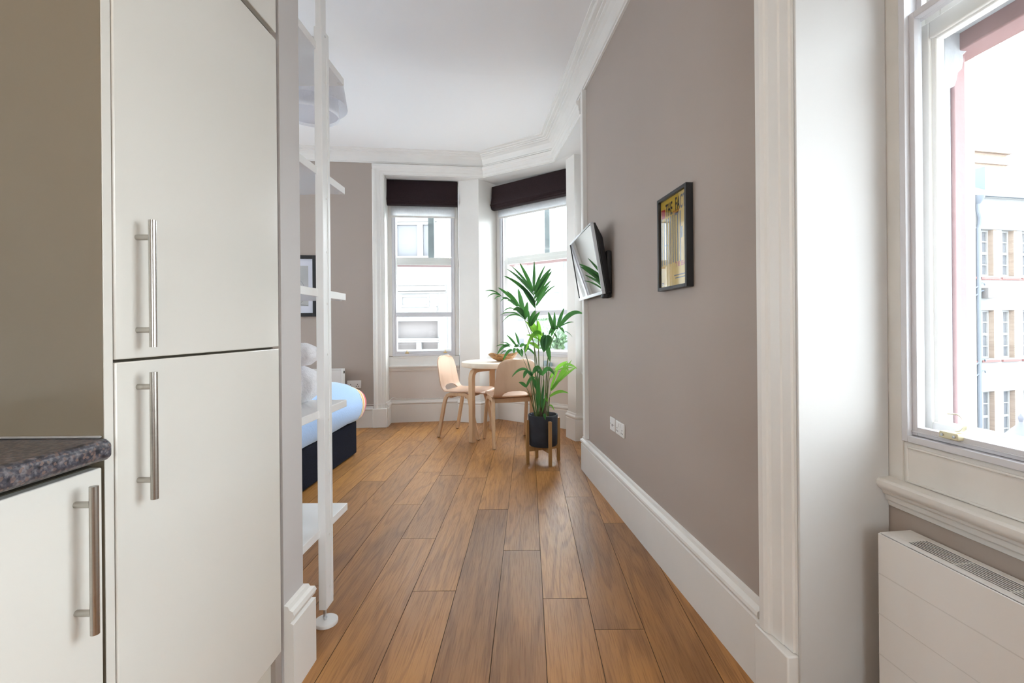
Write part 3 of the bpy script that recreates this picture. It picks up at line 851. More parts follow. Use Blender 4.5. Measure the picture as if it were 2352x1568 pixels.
cut.loops([[(-.34, y, z) for y, z in cp], [(-.1585, y, z) for y, z in cp]])
cu = cut.build('cutter', birch_edge)
bo = sh.modifiers.new('hole', 'BOOLEAN'); bo.object = cu; bo.operation = 'DIFFERENCE'; bo.solver = 'EXACT'
bpy.context.view_layer.update()
shell_me = solidify_eval(sh)
bpy.data.objects.remove(cu); bpy.data.objects.remove(sh)
shell_me.name = 'seat_shell'
for p in shell_me.polygons: p.use_smooth = True
try: shell_me.set_sharp_from_angle(angle=R(40))
except Exception: pass
def make_chair(label, loc, rz):
    t = thing('plywood_chair', label, 'chair', loc, rz, 'bent plywood chairs at the round table')
    link(bpy.data.objects.new('seat_shell', shell_me), t)
    for s_ in (-1, 1):
        y = .194 * s_
        f = MB()
        y2 = .206 * s_
        path = [(-.212, y2, .0), (-.150, y + .006 * s_, .33), (-.138, y, .385), (-.120, y - .004 * s_, .412), (-.090, y - .006 * s_, .425), (.0, y - .006 * s_, .427), (.072, y - .006 * s_, .425), (.100, y - .004 * s_, .412), (.118, y, .385), (.132, y + .006 * s_, .33), (.212, y2, .0)]
        for seg_, nm in ((path[:6], 'rear_leg'), (path[5:], 'front_leg')):
            f = MB(); rings = []
            for i, p in enumerate(seg_):
                a_ = Vector(seg_[max(0, i - 1)]); b_ = Vector(seg_[min(len(seg_) - 1, i + 1)])
                tn = (b_ - a_).normalized(); nrm = Vector((tn.z, 0, -tn.x)).normalized()
                p = Vector(p); hw, ht = .0140, .0172
                q = [p - nrm * ht + Vector((0, -hw, 0)), p - nrm * ht + Vector((0, hw, 0)), p + nrm * ht + Vector((0, hw, 0)), p + nrm * ht + Vector((0, -hw, 0))]
                if p.z < .01:
                    for v_ in q: v_.z = .004
                rings.append(q)
            f.loops(rings); lg = f.build('leg', birch_leg, t, bevel=.004)
            fx = seg_[0] if nm == 'rear_leg' else seg_[-1]
            g = MB(); g.box(fx[0] - .010, fx[0] + .010, fx[1] - .009, fx[1] + .009, .0, .005); g.build('glide', black_plastic, lg)
    for x_ in (-.088, .078):
        c = MB(); c.box(x_ - .016, x_ + .016, -.182, .182, .388, .4285); c.build('cross_rail', birch_leg, t, bevel=.003)
    return t
make_chair('pale plywood chair turned side-on, left of the round table', (-.625, 4.762, 0), R(-18))
make_chair('plywood chair with its back to the room, partly behind the palm', (-.175, 4.410, 0), math.atan2(.381, -.118))

# ================================================================== PALM IN ITS STAND
PX_, PY_ = .112, 3.755
st = thing('plant_stand', 'four-legged oiled wood plant stand holding the charcoal pot', 'plant stand', (PX_, PY_, 0), R(22))
for k in range(4):
    a = R(90 * k)
    m = MB(Matrix.Rotation(a, 4, 'Z')); m.box(.1225, .1465, -.0115, .0115, 0, .345); m.build('leg', bamboo, st, bevel=.0025)
for k in range(2):
    m = MB(Matrix.Rotation(R(90 * k), 4, 'Z'))
    if k == 0: m.box(-.1223, .1223, -.011, .011, .098, .135)
    else:
        m.box(-.1223, -.0112, -.011, .011, .098, .135); m.box(.0112, .1223, -.011, .011, .098, .135)
    m.build('cross_bar', bamboo, st, bevel=.002)
pp = thing('potted_palm', 'tall kentia palm in a round charcoal concrete pot in front of the bay', 'plant', (PX_, PY_, 0))
m = MB(); m.lathe([(0, .1362), (.100, .1362), (.109, .140), (.1125, .150), (.1185, .378), (.117, .3815), (.110, .3815), (.1085, .378), (.107, .342), (0, .342)], seg=56); m.build('pot', concrete, pp, smooth=True)
m = MB(); m.lathe([(0, .3425), (.104, .3425), (.104, .347), (.06, .352), (.03, .350), (0, .353)], seg=24); m.build('soil', soil, pp, smooth=True)
FRONDS = [
  ([[(-0.015,0.0,0.33),(-0.023,0.003,0.577),(-0.03,0.005,0.88),(-0.032,0.008,0.992),(-0.036,0.01,1.046),(-0.044,0.013,1.152),(-0.05,0.016,1.219),(-0.053,0.018,1.258),(-0.059,0.02,1.3),(-0.065,0.02,1.342),(-0.067,0.02,1.368)]],
   [((-0.057,0.02,1.287),(-0.302,-0.056,1.482),0.0245,0.06),((-0.061,0.02,1.325),(-0.277,-0.091,1.532),0.021,0.05),((-0.065,0.02,1.351),(-0.244,-0.007,1.567),0.0175,0.03),((-0.068,0.02,1.368),(-0.175,-0.058,1.583),0.0227,0.02),((-0.066,0.02,1.368),(-0.06,-0.073,1.594),0.021,0),((-0.064,0.02,1.364),(0.031,-0.001,1.572),0.0158,0.02),((-0.061,0.02,1.338),(0.081,0.114,1.558),0.028,0.03),((-0.058,0.02,1.304),(0.086,0.09,1.532),0.028,0.03),((-0.053,0.02,1.275),(0.08,0.073,1.456),0.021,0.04),((-0.047,0.02,1.249),(0.064,-0.03,1.409),0.0192,0.05),((-0.043,0.02,1.245),(0.116,0.028,1.409),0.0105,0.1),((-0.054,0.02,1.232),(-0.172,-0.024,1.411),0.0315,0.04),((-0.055,0.02,1.258),(-0.143,-0.026,1.382),0.0245,0.03)]),
  ([[(-0.037,0.0,0.33),(-0.054,0.014,0.625),(-0.064,0.029,0.918),(-0.09,0.043,0.997),(-0.091,0.058,0.99),(-0.137,0.072,1.132),(-0.158,0.087,1.197),(-0.201,0.1,1.263),(-0.261,0.1,1.306),(-0.326,0.1,1.326)]],
   [((-0.18,0.1,1.243),(-0.284,0.041,1.371),0.0175,0.05),((-0.218,0.1,1.28),(-0.355,0.053,1.399),0.0192,0.05),((-0.326,0.1,1.329),(-0.469,0.155,1.379),0.0105,0.12),((-0.335,0.1,1.333),(-0.452,0.134,1.321),0.0098,0.2),((-0.339,0.1,1.327),(-0.388,0.114,1.305),0.0077,0.2),((-0.287,0.1,1.307),(-0.338,0.114,1.286),0.0091,0.25),((-0.197,0.1,1.245),(-0.28,0.073,1.299),0.0245,0.08),((-0.261,0.1,1.304),(-0.326,0.089,1.321),0.0105,0.05),((-0.168,0.1,1.167),(-0.346,0.12,1.174),0.007,0.15),((-0.146,0.1,1.145),(-0.33,0.138,1.115),0.0091,0.25),((-0.219,0.1,1.22),(-0.32,0.132,1.2),0.0084,0.2)]),
  ([[(-0.042,0.0,0.33),(-0.084,-0.013,0.628),(-0.131,-0.02,0.862)],[(-0.037,0.0,0.33),(-0.044,-0.009,0.773),(-0.099,-0.017,1.084),(-0.137,-0.02,1.139)]],
   [((-0.137,-0.02,1.139),(-0.191,0.066,1.39),0.0315,0.03),((-0.135,-0.02,1.139),(-0.115,-0.073,1.274),0.0315,0),((-0.139,-0.02,1.148),(-0.231,-0.009,1.212),0.035,0.28),((-0.104,-0.02,1.097),(-0.107,-0.003,1.206),0.0175,0),((-0.097,-0.02,1.084),(-0.056,-0.019,1.21),0.035,0.02),((-0.091,-0.02,1.084),(-0.018,-0.06,1.196),0.0245,0.06)]),
  ([[(0.011,0.0,0.33),(0.033,-0.013,0.725),(0.056,-0.026,0.895),(0.095,-0.039,1.016),(0.099,-0.052,1.024),(0.109,-0.06,1.045),(0.126,-0.06,1.068)]],
   [((0.083,-0.06,1.054),(0.046,-0.064,1.195),0.0245,0.02),((0.097,-0.06,1.045),(0.095,-0.116,1.193),0.021,0),((0.116,-0.06,1.062),(0.178,0.008,1.226),0.021,0.03),((0.132,-0.06,1.068),(0.328,0.013,1.18),0.0315,0.2),((0.149,-0.06,1.082),(0.249,-0.055,1.112),0.0084,0.08),((0.136,-0.06,1.062),(0.173,-0.07,1.024),0.0158,0.25),((0.174,-0.06,1.04),(0.238,-0.031,0.994),0.0056,0.1),((0.124,-0.06,1.062),(0.049,-0.054,1.012),0.028,0.3),((0.091,-0.06,1.029),(0.12,-0.039,0.975),0.0105,0.05),((0.093,-0.06,1.045),(0.07,-0.045,1.004),0.021,0.15)]),
  ([[(-0.023,0.0,0.33),(-0.027,0.0,0.675),(-0.03,0.0,0.904)]],
   [((-0.045,0.0,1.0),(-0.133,0.001,1.127),0.0227,0.02),((-0.037,0.0,1.025),(-0.089,-0.009,1.13),0.0262,0.02),((-0.02,0.0,0.978),(-0.033,0.014,1.13),0.035,0.03),((-0.037,0.0,0.982),(-0.129,-0.006,1.013),0.0175,0.08),((-0.03,0.0,0.904),(-0.11,-0.028,0.95),0.0245,0.1),((0.01,0.0,0.999),(-0.14,-0.035,0.868),0.0245,0.42),((-0.037,0.0,0.973),(-0.003,0.011,0.952),0.0175,0.2)]),
  ([[(-0.008,0.0,0.33),(0.004,-0.065,0.634),(0.005,-0.1,0.89)]],
   [((0.014,-0.1,1.015),(0.006,-0.158,0.883),0.0455,0.02),((0.054,-0.1,1.01),(0.011,-0.156,0.888),0.049,0.04),((0.032,-0.1,0.994),(-0.006,-0.09,0.913),0.0385,0.05),((0.006,-0.1,1.011),(0.002,-0.106,1.042),0.0105,0),((0.037,-0.1,0.927),(0.055,-0.096,0.808),0.028,0.03),((0.042,-0.1,0.999),(0.017,-0.102,0.923),0.042,0.03)]),
  ([[(-0.047,0.0,0.33),(-0.083,0.036,0.672),(-0.136,0.073,0.857),(-0.151,0.109,0.895),(-0.181,0.14,0.914),(-0.222,0.14,0.92)],[(-0.057,0.0,0.33),(-0.103,0.091,0.666),(-0.157,0.14,0.818)]],
   [((-0.209,0.14,0.92),(-0.289,0.123,1.014),0.0158,0.02),((-0.186,0.14,0.93),(-0.222,0.19,1.038),0.0158,0.02),((-0.247,0.14,0.92),(-0.341,0.113,0.955),0.007,0.08),((-0.267,0.14,0.915),(-0.381,0.131,0.919),0.0077,0.12),((-0.262,0.14,0.918),(-0.369,0.107,0.852),0.021,0.22),((-0.242,0.14,0.887),(-0.325,0.154,0.796),0.0192,0.2),((-0.293,0.14,0.882),(-0.348,0.127,0.848),0.007,0.12),((-0.222,0.14,0.905),(-0.232,0.134,0.859),0.021,0.1),((-0.212,0.14,0.899),(-0.162,0.159,0.827),0.021,0.08),((-0.171,0.14,0.899),(-0.164,0.129,0.829),0.021,0.05),((-0.12,0.14,0.934),(-0.141,0.144,0.863),0.035,0.1),((-0.191,0.14,0.919),(-0.232,0.155,0.912),0.021,0.1),((-0.121,0.14,0.899),(-0.051,0.106,0.834),0.014,0.12),((-0.181,0.14,0.914),(-0.136,0.122,0.925),0.021,0.2)]),
  ([[(-0.052,0.0,0.33),(-0.1,-0.078,0.531),(-0.13,-0.12,0.613)]],
   [((-0.13,-0.12,0.613),(-0.188,-0.137,0.651),0.021,0.1),((-0.13,-0.12,0.613),(-0.06,-0.096,0.679),0.0192,0.3)]),
  ([[(-0.032,0.0,0.33),(-0.051,-0.061,0.586),(-0.084,-0.121,0.703),(-0.112,-0.14,0.743)],[(-0.02,0.0,0.33),(-0.025,-0.091,0.637),(-0.021,-0.14,0.723)],[(-0.013,0.0,0.33),(-0.016,-0.091,0.59),(-0.009,-0.14,0.704)]],
   [((-0.112,-0.14,0.743),(-0.242,-0.125,0.69),0.0158,0.22),((-0.122,-0.14,0.738),(-0.15,-0.156,0.684),0.0245,0.15),((-0.084,-0.14,0.7),(-0.131,-0.15,0.744),0.021,0.05),((-0.021,-0.14,0.753),(-0.082,-0.162,0.716),0.035,0.25),((-0.037,-0.14,0.754),(-0.016,-0.142,0.704),0.0315,0.1),((-0.009,-0.14,0.704),(0.087,-0.182,0.708),0.028,0.45),((-0.084,-0.14,0.7),(-0.098,-0.133,0.737),0.021,0.02)]),
  ([[(0.041,0.0,0.33),(0.055,0.033,0.499),(0.069,0.05,0.58)],[(0.031,0.0,0.33),(0.043,0.022,0.574),(0.062,0.043,0.67),(0.1,0.05,0.723)]],
   [((0.067,0.05,0.565),(0.249,0.156,0.801),0.0192,-0.03),((0.089,0.05,0.595),(0.289,0.15,0.742),0.0192,0.03),((0.064,0.05,0.57),(0.138,0.092,0.754),0.0158,0),((0.114,0.05,0.639),(0.216,0.126,0.79),0.0158,0),((0.06,0.05,0.659),(0.108,0.017,0.721),0.0192,0.05),((0.1,0.05,0.723),(0.203,0.026,0.798),0.0227,0.04),((0.165,0.05,0.757),(0.216,0.076,0.715),0.0158,0.15),((0.165,0.05,0.767),(0.286,0.08,0.731),0.0175,0.12),((0.115,0.05,0.723),(0.262,0.038,0.74),0.0105,0.08),((0.069,0.05,0.56),(0.169,0.112,0.676),0.0192,0),((0.084,0.05,0.58),(0.216,0.072,0.735),0.0175,0)]),
  ([[(0.041,0.0,0.33),(0.048,-0.026,0.483),(0.052,-0.04,0.524)]],
   [((0.052,-0.04,0.524),(0.208,0.005,0.543),0.0192,0.15),((0.049,-0.04,0.457),(0.089,-0.051,0.415),0.0112,0.25),((0.035,-0.04,0.486),(0.011,-0.055,0.537),0.014,0.1)]),
  ([[(0.016,0.0,0.33),(0.04,-0.084,0.684),(0.063,-0.13,0.853)],[(-0.028,0.0,0.33),(-0.025,-0.13,0.524)]],
   [((0.003,-0.13,0.409),(0.016,-0.133,0.36),0.0175,0.15),((-0.04,-0.13,0.43),(-0.054,-0.227,0.723),0.0158,0),((-0.028,-0.13,0.454),(-0.036,-0.157,0.701),0.0123,0),((-0.014,-0.13,0.454),(0.01,-0.034,0.664),0.0158,0),((-0.052,-0.13,0.595),(-0.089,-0.149,0.71),0.021,0.02),((-0.009,-0.13,0.416),(0.022,-0.203,0.581),0.0105,0.02),((-0.04,-0.13,0.416),(-0.063,-0.197,0.581),0.0105,0.02)]),
]
def blade(mb, B, T, w, bow, rnd):
    B, T = Vector(B), Vector(T)
    ch = T - B; ln = ch.length
    view = Vector((rnd.uniform(-.5, .5), -1, rnd.uniform(.1, .5))).normalized()
    n = 12; prev = None
    for i in range(n + 1):
        t = i / n
        p = B + ch * t + Vector((0, 0, 1)) * (ln * (bow + .02) * 4 * t * (1 - t))
        dt = ch / ln + Vector((0, 0, 1)) * ((bow + .02) * 4 * (1 - 2 * t))
        side = dt.cross(view).normalized(); nn = side.cross(dt).normalized()
        wd = w * .5 * max(.06, math.sin(math.pi * min(1, (t * .93 + .03)) ** .75) ** .85) * (1 if t < .98 else .3)
        cur = mb.verts([p - side * wd + nn * wd * .30, p, p + side * wd + nn * wd * .30])
        if prev:
            mb.face([prev[0], prev[1], cur[1], cur[0]]); mb.face([prev[1], prev[2], cur[2], cur[1]])
        prev = cur
def smooth_path(pts, n=6):
    pts = [Vector(p) for p in pts]; out = []
    for i in range(len(pts) - 1):
        p0 = pts[max(0, i - 1)]; p1 = pts[i]; p2 = pts[i + 1]; p3 = pts[min(len(pts) - 1, i + 2)]
        for k in range(n):
            t = k / n
            out.append(.5 * ((2 * p1) + (p2 - p0) * t + (2 * p0 - 5 * p1 + 4 * p2 - p3) * t * t + (3 * p1 - p0 - 3 * p2 + p3) * t ** 3))
    out.append(pts[-1]); return out
rnd = random.Random(5)
LIGHT = (4, 9, 10)
for i, (S, L) in enumerate(FRONDS):
    lm = leaf_light if i in LIGHT else leaf_dark
    mb = MB()
    for B_, T_, w_, bow_ in L:
        blade(mb, B_, T_, w_ * 1.3, bow_, rnd)
    fr = mb.build('frond', lm, pp, smooth=True, angle=80)
    sb = MB()
    for s_ in S:
        q = smooth_path(s_); k = len(q)
        sb.tube(q, [max(.0012, .0052 - .0042 * j / k) for j in range(k)], 7)
    sb.build('stalk', stalk, fr, smooth=True)
tk = MB()
for a_, r_ in ((0.3, .012), (2.2, .03), (4.0, .028), (5.3, .035), (1.2, .04)):
    tk.tube([(r_ * math.cos(a_), r_ * math.sin(a_), .345), (r_ * .8 * math.cos(a_), r_ * .8 * math.sin(a_), .42), (r_ * .7 * math.cos(a_), r_ * .7 * math.sin(a_), .50)], [.014, .011, .006], 9)
tk.build('trunk', bark, pp, smooth=True)
# ================================================================== THINGS ON THE WALLS
# ---- television on its swivel bracket (solved from its four screen corners)
tv = thing('television', 'small flat television on a swivel bracket, tilted down, reflecting palm leaves', 'television')
TM = Matrix.Translation((.3821, 3.1482, 1.4816)) @ Matrix.Rotation(R(4.53), 4, 'Z') @ Matrix.Rotation(R(-9.36), 4, 'Y')
# local axes: +y away from the camera (screen left), -x out of the screen, z up
def tvb(**k):
    return MB(TM)
m = MB(TM); m.ring_frame
def yz_frame(mb, y0, y1, z0, z1, x0, x1, wy, wb, wt):
    mb.box(x0, x1, y0, y0 + wy, z0, z1); mb.box(x0, x1, y1 - wy, y1, z0, z1)
    mb.box(x0, x1, y0 + wy, y1 - wy, z0, z0 + wb); mb.box(x0, x1, y0 + wy, y1 - wy, z1 - wt, z1)
m = MB(TM); m.box(-.004, .016, -.365, .365, -.215, -.196); m.build('bezel', silver, tv, bevel=.0015)
m = MB(TM); m.box(-.004, .016, -.365, .365, .206, .215); m.build('bezel', silver, tv, bevel=.0015)
m = MB(TM); m.box(-.004, .016, .356, .365, -.1958, .2058); m.build('bezel', black_plastic, tv, bevel=.001)
m = MB(TM); m.box(-.004, .016, -.365, -.356, -.1958, .2058); m.build('bezel', silver, tv, bevel=.001)
m = MB(TM); m.box(.000, .012, -.356, .356, -.196, .206); m.build('screen', screen_m, tv)
m = MB(TM); m.box(.016, .030, -.362, .362, -.212, .212)
m.loops([[(.030, -.362, z0), (.030, .362, z0), (.030, .362, z1), (.030, -.362, z1)] for z0, z1 in ((-.212, .205),)] + [[(.062, -.345, -.205), (.062, .345, -.205), (.062, .345, .12), (.062, -.345, .12)]])
m.box(.0621, .080, -.30, .30, -.20, .03)
m.build('back_cover', black_plastic, tv, bevel=.004)
bk = MB(ROOM)
bk.box(.838, .8705, 2.735, 2.845, 1.27, 1.535); bk.box(.815, .8705, 2.745, 2.80, 1.25, 1.30)
bk.build('wall_plate', black_plastic, tv, bevel=.008)
bk = MB(TM); bk.box(.0805, .100, -.11, .11, -.11, .11); bk.build('mount_plate', black_plastic, tv, bevel=.004)
bk = MB()
p0 = ROOM @ Vector((.834, 2.79, 1.50)); p1 = TM @ Vector((.098, -.10, .05)); mid = (p0 * .7 + p1 * .3) + Vector((-.012, .0, .0))
bk.tube([p0, mid, p1], .017, 4); bk.build('swivel_arm', silver, tv, bevel=.002)
bk = MB(ROOM @ Matrix.Translation((.828, 2.735, 1.262))); bk.lathe([(0, -.016), (.018, -.016), (.022, -.010), (.022, .012), (0, .014)], seg=20); bk.build('pivot_knob', black_plastic, tv, smooth=True)

# ---- framed yellow poster on the right-hand wall
ar = thing('framed_poster', 'yellow poster with tall blue stripes in a deep black frame on the right wall', 'framed poster')
def rb(): return MB(ROOM)
AB0, AB1, AZ0, AZ1 = 1.716, 1.994, 1.230, 1.632
m = rb()
for y0, y1, z0, z1 in ((AB0, AB0 + .0145, AZ0, AZ1), (AB1 - .0145, AB1, AZ0, AZ1), (AB0 + .0145, AB1 - .0145, AZ0, AZ0 + .0145), (AB0 + .0145, AB1 - .0145, AZ1 - .0145, AZ1)):
    m.box(.842, .8712, y0, y1, z0, z1)
m.build('frame', black_frame, ar, bevel=.0012)
XP = .8545
m = rb(); m.box(XP, .8705, AB0 + .0145, AB1 - .0145, AZ0 + .0145, AZ1 - .0145); po = m.build('poster', p_yellow, ar)
m = rb(); m.box(.8485, .8500, AB0 + .0142, AB1 - .0142, AZ0 + .0142, AZ1 - .0142)
def picture_glass():
    mm, nt, b, N, L = nodes('picture_glass'); out = [n for n in N if n.type == 'OUTPUT_MATERIAL'][0]
    t = N.new('ShaderNodeBsdfTransparent'); g = N.new('ShaderNodeBsdfGlossy'); g.inputs['Roughness'].default_value = 0
    mx = N.new('ShaderNodeMixShader')
    L.new(facing_reflect(N, L, .13), mx.inputs[0]); L.new(t.outputs[0], mx.inputs[1]); L.new(g.outputs[0], mx.inputs[2]); L.new(mx.outputs[0], out.inputs[0]); N.remove(b)
    return mm
pg = picture_glass()
m.build('glazing', pg, ar)
# stripes; y runs from the left edge of the poster (far, AB1) to the right (near, AB0)
PW, PH = AB1 - AB0 - .029, AZ1 - AZ0 - .029
def PY(u): return AB1 - .0145 - u * PW
def PZ(v): return AZ0 + .0145 + v * PH
m = rb()
for u, w, v0, v1 in ((.03, .030, .25, .80), (.13, .03, .26, .76), (.21, .03, .25, .785), (.30, .035, .26, .785), (.385, .03, .25, .79), (.47, .035, .26, .79), (.55, .03, .25, .80), (.64, .04, .26, .80), (.74, .035, .25, .795), (.90, .045, .25, .80)):
    m.box(XP - .0006, XP, PY(u + w), PY(u), PZ(v0), PZ(v1))
m.box(XP - .0006, XP, PY(.835), PY(.74), PZ(.50), PZ(.62)); m.box(XP - .0006, XP, PY(.70), PY(.55), PZ(.77), PZ(.80)); m.box(XP - .0006, XP, PY(.26), PY(.13), PZ(.47), PZ(.49))
m.build('stripe_design', p_blue, po)
m = rb(); m.prism([(XP - .0006, PY(.03)), (XP, PY(.03)), (XP, PY(.18)), (XP - .0006, PY(.18))], PZ(.80), [PZ(.905), PZ(.905), PZ(.90), PZ(.90)]); m.build('red_block', p_red, po)
def text(body, u, v, size, m_, sx=1.0, parent=None, shear=0):
    cu_ = bpy.data.curves.new('lettering', 'FONT'); cu_.body = body; cu_.size = size; cu_.extrude = .0002; cu_.align_x = 'LEFT'; cu_.shear = shear; cu_.space_character = 1.08; cu_.offset = size * .018
    to = bpy.data.objects.new('lettering', cu_); COL.objects.link(to)
    bpy.context.view_layer.update()
    me_ = bpy.data.meshes.new_from_object(to.evaluated_get(bpy.context.evaluated_depsgraph_get()))
    bpy.data.objects.remove(to)
    mt = ROOM @ Matrix.Translation((XP - .0006, PY(u), PZ(v))) @ Matrix(((0, 0, -1, 0), (-1, 0, 0, 0), (0, 1, 0, 0), (0, 0, 0, 1))) @ Matrix.Diagonal((sx, 1, 1, 1))
    me_.transform(mt)
    me_.materials.clear(); me_.materials.append(m_)
    return link(bpy.data.objects.new('lettering', me_), parent)
text('THE', .205, .806, .075, p_black, .46, po); text('FACT', .575, .822, .075, p_black, .47, po)
text('F E S H', .50, .795, .018, p_red, .9, po, .3)
text("'T BE BEATE", .57, .205, .026, p_red, .72, po)
text('FACT', .05, .935, .008, p_black, 1, po) if False else None
for v, u0, u1 in ((.105, .52, .96), (.075, .56, .97), (.045, .03, .10), (.025, .03, .09)):
    m = rb(); m.box(XP - .0005, XP, PY(u1), PY(u0), PZ(v), PZ(v + .012)); m.build('small_print', p_black, po)

# ---- sockets on the right-hand wall
def plate(name, b0, b1, label, double):
    t = thing(name, label, 'socket', group=None)
    m = rb(); m.box(WR - .0105, WR - .0005, b0, b1, .452, .530); m.build('plate', white_plastic, t, bevel=.003)
    if double:
        c = (b0 + b1) / 2
        for k in (-1, 1):
            m = rb(); m.box(WR - .0135, WR - .0106, c + k * .012 - .006, c + k * .012 + .006, .500, .522); m.build('rocker', white_plastic, t, bevel=.0015)
            for dy, z in ((-.012, .473), (.012, .473), (0, .490)):
                m = rb(); m.box(WR - .0108, WR - .0102, c + k * .043 + dy - .0035, c + k * .043 + dy + .0035, z - .004, z + .004); m.build('pin_hole', dark_hole, t)
    else:
        c = (b0 + b1) / 2
        m = rb(); m.box(WR - .0108, WR - .0102, c - .006, c + .006, .478, .492); m.build('aerial_port', dark_hole, t)
        for dy in (-.032, .032):
            m = rb(); m.box(WR - .0108, WR - .0102, c + dy - .003, c + dy + .003, .488, .494); m.build('screw', dark_hole, t)
    return t
plate('wall_socket', 2.686, 2.778, 'single white socket plate with a small port, farther from the window recess', False)
plate('wall_socket', 2.527, 2.667, 'double white plug socket with rockers, nearer of the two wall plates', True)
# ---- far wall: framed drawing, radiator, socket, cable
pf = thing('framed_drawing', 'black framed line drawing on the far wall, seen between the shelves', 'framed drawing')
m = MB(ROOM)
A0, A1, Z0, Z1 = -2.20, -1.586, 1.208, 1.862
yb = FB - .0015
for x0, x1, z0, z1 in ((A0, A0 + .038, Z0, Z1), (A1 - .038, A1, Z0, Z1), (A0 + .038, A1 - .038, Z0, Z0 + .038), (A0 + .038, A1 - .038, Z1 - .038, Z1)):
    m.box(x0, x1, yb - .03, yb, z0, z1)
m.build('frame', black_frame, pf, bevel=.002)
m = MB(ROOM); m.box(A0 + .038, A1 - .038, yb - .012, yb - .002, Z0 + .038, Z1 - .038); m.build('mount', paper, pf)
m = MB(ROOM); m.box(A0 + .12, A1 - .085, yb - .0125, yb - .0121, Z0 + .113, Z1 - .112); dr = m.build('drawing', sketch, pf)
m = MB(ROOM)
for cx, cz, r_, a0, a1 in ((-1.86, 1.47, .155, -90, 130), (-1.92, 1.58, .16, -40, 70), (-1.98, 1.45, .10, 0, 300)):
    m.tube([(cx + r_ * math.cos(R(a)), yb - .0128, cz + r_ * 1.1 * math.sin(R(a))) for a in range(a0, a1, 6)], .0013, 5)
m.tube([(-1.80, yb - .0128, 1.345), (-1.675, yb - .0128, 1.325)], .0013, 5)
m.build('pencil_lines', ink, dr)
ra = thing('panel_radiator', 'white panel radiator low on the far wall behind the bed', 'radiator')
m = MB(ROOM)
m.box(-2.5, -1.312, 5.170, 5.186, .14, .640); m.box(-2.5, -1.312, 5.236, 5.252, .14, .640)
m.build('panel', white_plastic, ra, bevel=.004)
m = MB(ROOM); m.box(-1.3118, -1.296, 5.165, 5.257, .14, .652); m.build('side_panel', white_plastic, ra, bevel=.003)
m = MB(ROOM); m.box(-2.5, -1.3122, 5.168, 5.254, .6405, .652); m.build('top_grille', white_plastic, ra, bevel=.002)
m = MB(ROOM); m.box(-1.2962, -1.290, 5.195, 5.225, .600, .628); m.build('vent_plug', dark_hole, ra, bevel=.003)
for a_ in (-2.2, -1.5):
    m = MB(ROOM); m.box(a_ - .02, a_ + .02, 5.2525, FB - .0005, .2, .6); m.build('wall_bracket', white_plastic, ra)
sk = thing('wall_socket', 'double white plug socket on the far wall above the end of the bed', 'socket')
m = MB(ROOM); m.box(-1.284, -1.138, FB - .0105, FB - .0005, .428, .514); m.build('plate', white_plastic, sk, bevel=.003)
for a_ in (-1.247, -1.175):
    for dx_, z in ((-.011, .450), (.011, .450), (0, .470)):
        m = MB(ROOM); m.box(a_ + dx_ - .004, a_ + dx_ + .004, FB - .0108, FB - .0102, z - .004, z + .004); m.build('pin_hole', dark_hole, sk)
m = MB(ROOM)
cab = [(-1.25, 5.285, .262), (-1.10, 5.285, .248), (-1.012, 5.268, .250), (-.99, 5.235, .255), (-.90, 5.238, .258), (-.868, 5.29, .268), (-.845, 5.34, .282), (-.835, 5.42, .292), (-.82, 5.505, .288), (-.80, 5.516, .272), (-.70, 5.518, .266), (-.5, 5.518, .264), (-.3, 5.518, .264), (-.12, 5.516, .264), (-.092, 5.47, .262), (-.085, 5.435, .264), (.03, 5.385, .262), (.15, 5.332, .264), (.25, 5.410, .263), (.352, 5.512, .264), (.40, 5.480, .264), (.70, 5.182, .264), (.96, 4.922, .264)]
m.tube(smooth_path([ROOM.inverted() @ (ROOM @ Vector(p)) for p in cab], 5), .0032, 7)
ca = m.build('white_cable', cable_m, smooth=True)
tag(ca, 'thin white cable clipped along the top of the bay skirting board', 'cable')
for a_ in (-.70, -.5, -.3, -.14):
    c = MB(ROOM); c.box(a_ - .004, a_ + .004, 5.511, 5.522, .2585, .270); c.build('cable_clip', white_plastic, ca, bevel=.002)
# ---- two small pale blue pots on the sill behind the palm
for i, (d_, h_, r_, lab) in enumerate(((.700, .058, .020, 'slim pale blue jar on the bay window sill behind the palm, taller and left'), (.765, .040, .022, 'squat pale blue jar on the bay window sill behind the palm, shorter and right'))):
    p = M2 @ Vector((d_, -.018, .6525))
    m = MB(); m.lathe([(0, 0), (r_, 0), (r_ * 1.03, .004), (r_, h_ * .8), (r_ * .9, h_ * .86)], seg=24); m.lathe([(0, h_ * .86), (r_ * .98, h_ * .86), (r_ * .98, h_), (0, h_)], seg=24)
    o = m.build('sill_jar', candle, smooth=True, loc=p); tag(o, lab, 'jar', 'jars on the bay window sill')

